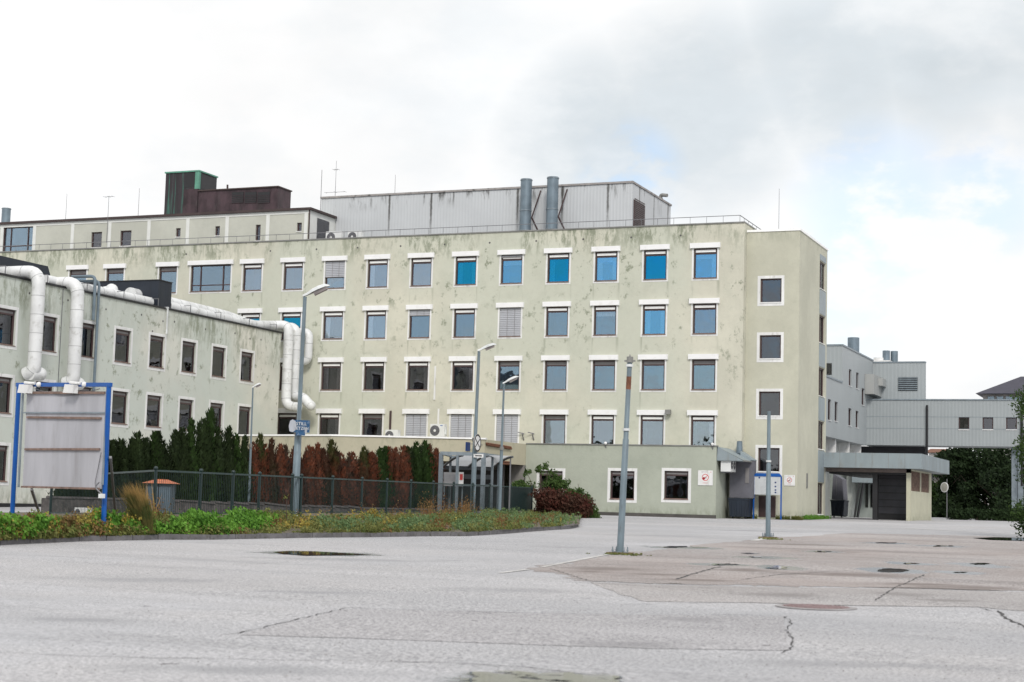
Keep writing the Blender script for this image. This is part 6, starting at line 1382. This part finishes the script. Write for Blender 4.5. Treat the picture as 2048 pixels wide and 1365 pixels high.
# cabinet with orange roof
dC = 53; a = PD(289, 1040, dC); b = PD(339, 1040, dC); zt = PD(310, 967, dC).z; z0 = gh(a.y)
T = thing('utility_cabinet', 'grey service cabinet with a rusty orange pyramid roof behind the fence', 'cabinet', (a.x, a.y, z0))
u_ = (b-a).normalized(); u_.z = 0; v_ = Vector((-u_.y, u_.x, 0))*.7
def qd(p, z): return (p.x, p.y, z)
mb = MB(); mb.hexa([qd(a, z0), qd(b, z0), qd(b+v_, z0), qd(a+v_, z0), qd(a, zt), qd(b, zt), qd(b+v_, zt), qd(a+v_, zt)]); mb.build('body', M['cabinet'], T)
o_ = u_*.13; zr_ = PD(312, 959, dC).z; mb = MB(); c1_, c2_ = a.lerp(b, .25)+v_*.5, a.lerp(b, .75)+v_*.5; e = [a-o_-v_*.2, b+o_-v_*.2, b+o_+v_*1.2, a-o_+v_*1.2]
mb.hexa([qd(e[0], zt), qd(e[1], zt), qd(e[2], zt), qd(e[3], zt), qd(c1_, zr_), qd(c2_, zr_), qd(c2_, zr_+.01), qd(c1_, zr_+.01)]); mb.build('roof', M['orange'], T)
mb = MB(); mb.bar(a.lerp(b, .5)-v_*.02+Vector((0, 0, z0-a.z)), a.lerp(b, .5)-v_*.02+Vector((0, 0, zt-a.z)), .02); mb.build('door_seam', M['black'], T)
a = PD(158, 1033, 56); acunit('white condenser on the ground behind the blue frame', (a.x, a.y, gh(a.y)), -20, .62, .48, .3)
# bicycle shelter
dS = 76.5
T = thing('bicycle_shelter', 'blue-grey steel shelter frame with curved pale roof sheets behind the fence', 'shelter', tuple(PD(930, 1030, dS)))
zg = PD(930, 1030, dS).z; ztp = PD(930, 908, dS).z
def SP(px, d, z): q = PD(px, 960, d); return Vector((q.x, q.y, z))
for px, d, w in ((881, dS, .16), (900, dS+2.2, .09), (914, dS, .11), (966, dS, .17), (984, dS+1.2, .09), (997, dS+2.2, .10)):
    mb = MB(); mb.bar(SP(px, d, zg-.2), SP(px, d, ztp), w, w); mb.build('post', M['steel'], T)
mb = MB(); mb.bar(SP(879, dS, ztp), SP(967, dS, ztp), .12, .16); mb.bar(SP(966, dS, ztp), SP(998, dS+2.2, ztp-.02), .10, .14); mb.bar(SP(900, dS+2.2, ztp-.1), SP(998, dS+2.2, ztp-.1), .08, .12); mb.bar(SP(881, dS, ztp), SP(900, dS+2.2, ztp-.05), .1, .12)
zm = PD(930, 970, dS).z; mb.bar(SP(905, dS+1, zm), SP(997, dS+2, zm), .05, .09); mb.bar(SP(881, dS, zg+.1), SP(998, dS+2.2, zg+.1), .08, .1); mb.build('beam', M['steel'], T)
# curved roof: low at the left rear, rising to the right front
rs = MB(); rb_ = MB(); n = 8
def roofpt(s, c_): # s along width 0..1 , c_ along curve 0..1
    x = 886+100*s+38*c_; z = PD(930, 930, dS).z+(PD(930, 909, dS).z-PD(930, 930, dS).z)*math.sin(c_*math.pi/2); return SP(x, dS+.4+2.4*(1-c_), z)
for i in range(n):
    for j in range(2): rs.face([roofpt(j/2+.02, i/n), roofpt(j/2+.48, i/n), roofpt(j/2+.48, (i+1)/n), roofpt(j/2+.02, (i+1)/n)])
for s_ in (0, .5, 1): rb_.tube([roofpt(s_, i/n)-Vector((0, 0, .05)) for i in range(n+1)], .055, 6)
rb_.bar(roofpt(0, 0)-Vector((0, 0, .1)), roofpt(1, 0)-Vector((0, 0, .1)), .06, .16); rb_.bar(roofpt(0, 0)-Vector((0, 0, .5)), roofpt(1, 0)-Vector((0, 0, .5)), .05, .22)
rs.build('roof_sheet', M['sheet'], T); rb_.build('rib', pm('dark grey steel', (.09, .10, .11), .5), T)
mb = MB(); mb.bar(SP(1020, dS+.6, zg), SP(1020, dS+.6, PD(1020, 912, dS).z), .05); mb.build('post', M['thin'], T)
Tb = thing('poster_case', 'grey notice case with a red-marked white poster inside the shelter', 'notice board', tuple(SP(905, dS+1.4, zg)))
a, b = SP(887, dS+1.4, PD(900, 972, dS).z), SP(915, dS+1.4, PD(900, 944, dS).z)
mb = MB(); mb.hexa([a, Vector((b.x, b.y, a.z)), Vector((b.x, b.y+.12, a.z)), a+Vector((0, .12, 0)), Vector((a.x, a.y, b.z)), b, b+Vector((0, .12, 0)), Vector((a.x, a.y+.12, b.z))]); mb.build('case', pm('grey case', (.30, .30, .31), .5), Tb)
a, b = SP(914, dS+1.3, PD(900, 972, dS).z), SP(927, dS+1.3, PD(900, 943, dS).z)
mb = MB(); mb.wallbox(a, b, a.z, a.z, b.z, b.z, .04); mb.build('poster', M['white'], Tb)
a2_, b2_ = a.lerp(b, .45)+Vector((0, -.02, 0)), a.lerp(b, .9)+Vector((0, -.02, 0)); mb = MB(); mb.wallbox(a2_, b2_, PD(900, 959, dS).z, PD(900, 959, dS).z, PD(900, 947, dS).z, PD(900, 947, dS).z, .01); mb.build('red_mark', M['red'], Tb)
mb = MB(); 
for x in (889, 925): mb.bar(SP(x, dS+1.45, zg), SP(x, dS+1.45, PD(900, 972, dS).z), .05)
mb.build('leg', M['steel'], Tb)
# projecting blue sign on the porch
q = P(937.5, 894, 'Y', 81.6); T = thing('blue_blade_sign', 'small blue blade sign on a bracket sticking out from the porch', 'sign', (q.x, 81.8, q.z-.25)); mb = MB(); mb.box((q.x-.06, 81.3, q.z-.24), (q.x+.05, 81.7, q.z+.24)); mb.build('panel', M['bluedk'], T); mb = MB(); mb.bar((q.x, 81.6, q.z+.16), (q.x+.55, 82.2, q.z+.16), .03); mb.build('bracket', M['thin'], T)
# round mirror on the drive
q = PD(1889.5, 975, 118); g0 = gh(q.y); T = thing('traffic_mirror', 'round convex traffic mirror on a thin post before the dark trees', 'mirror', (q.x, q.y, g0))
mb = MB(); nn = Vector((-.75, -1, 0)).normalized(); mb.disc(q, nn, .36, 24, 0, .05); mb.build('back', M['white'], T); mb = MB(); mb.disc(q+nn*.051, nn, .31, 24, 0, .004); mb.build('mirror_face', pm('mirror face', (.35, .34, .30), .25), T); mb = MB(); mb.bar((q.x+.15, q.y+.05, g0), (q.x+.15, q.y+.05, q.z+.6), .05); mb.build('post', M['thin'], T)

# ------------------------------------------------------------------ what the windows reflect: trees and a roof behind the photographer
rnd = random.Random(9); mb = MB(); bl = []
for i in range(26):
    x = -125+i*7+rnd.uniform(-2, 2); y = -58+rnd.uniform(-8, 8); H = rnd.uniform(6.5, 11.5)
    for k in range(5): bl.append(((x+rnd.uniform(-2.5, 2.5), y+rnd.uniform(-2, 2), H*(.18+.17*k)), (3.2, 3.0, H*.16)))
crown(mb, bl, 16000, .8, 5, shell=.35)
o = mb.build('treeline', M['leaf']); tag(o, 'dark line of trees across the street behind the viewpoint', 'trees', None, 'stuff')
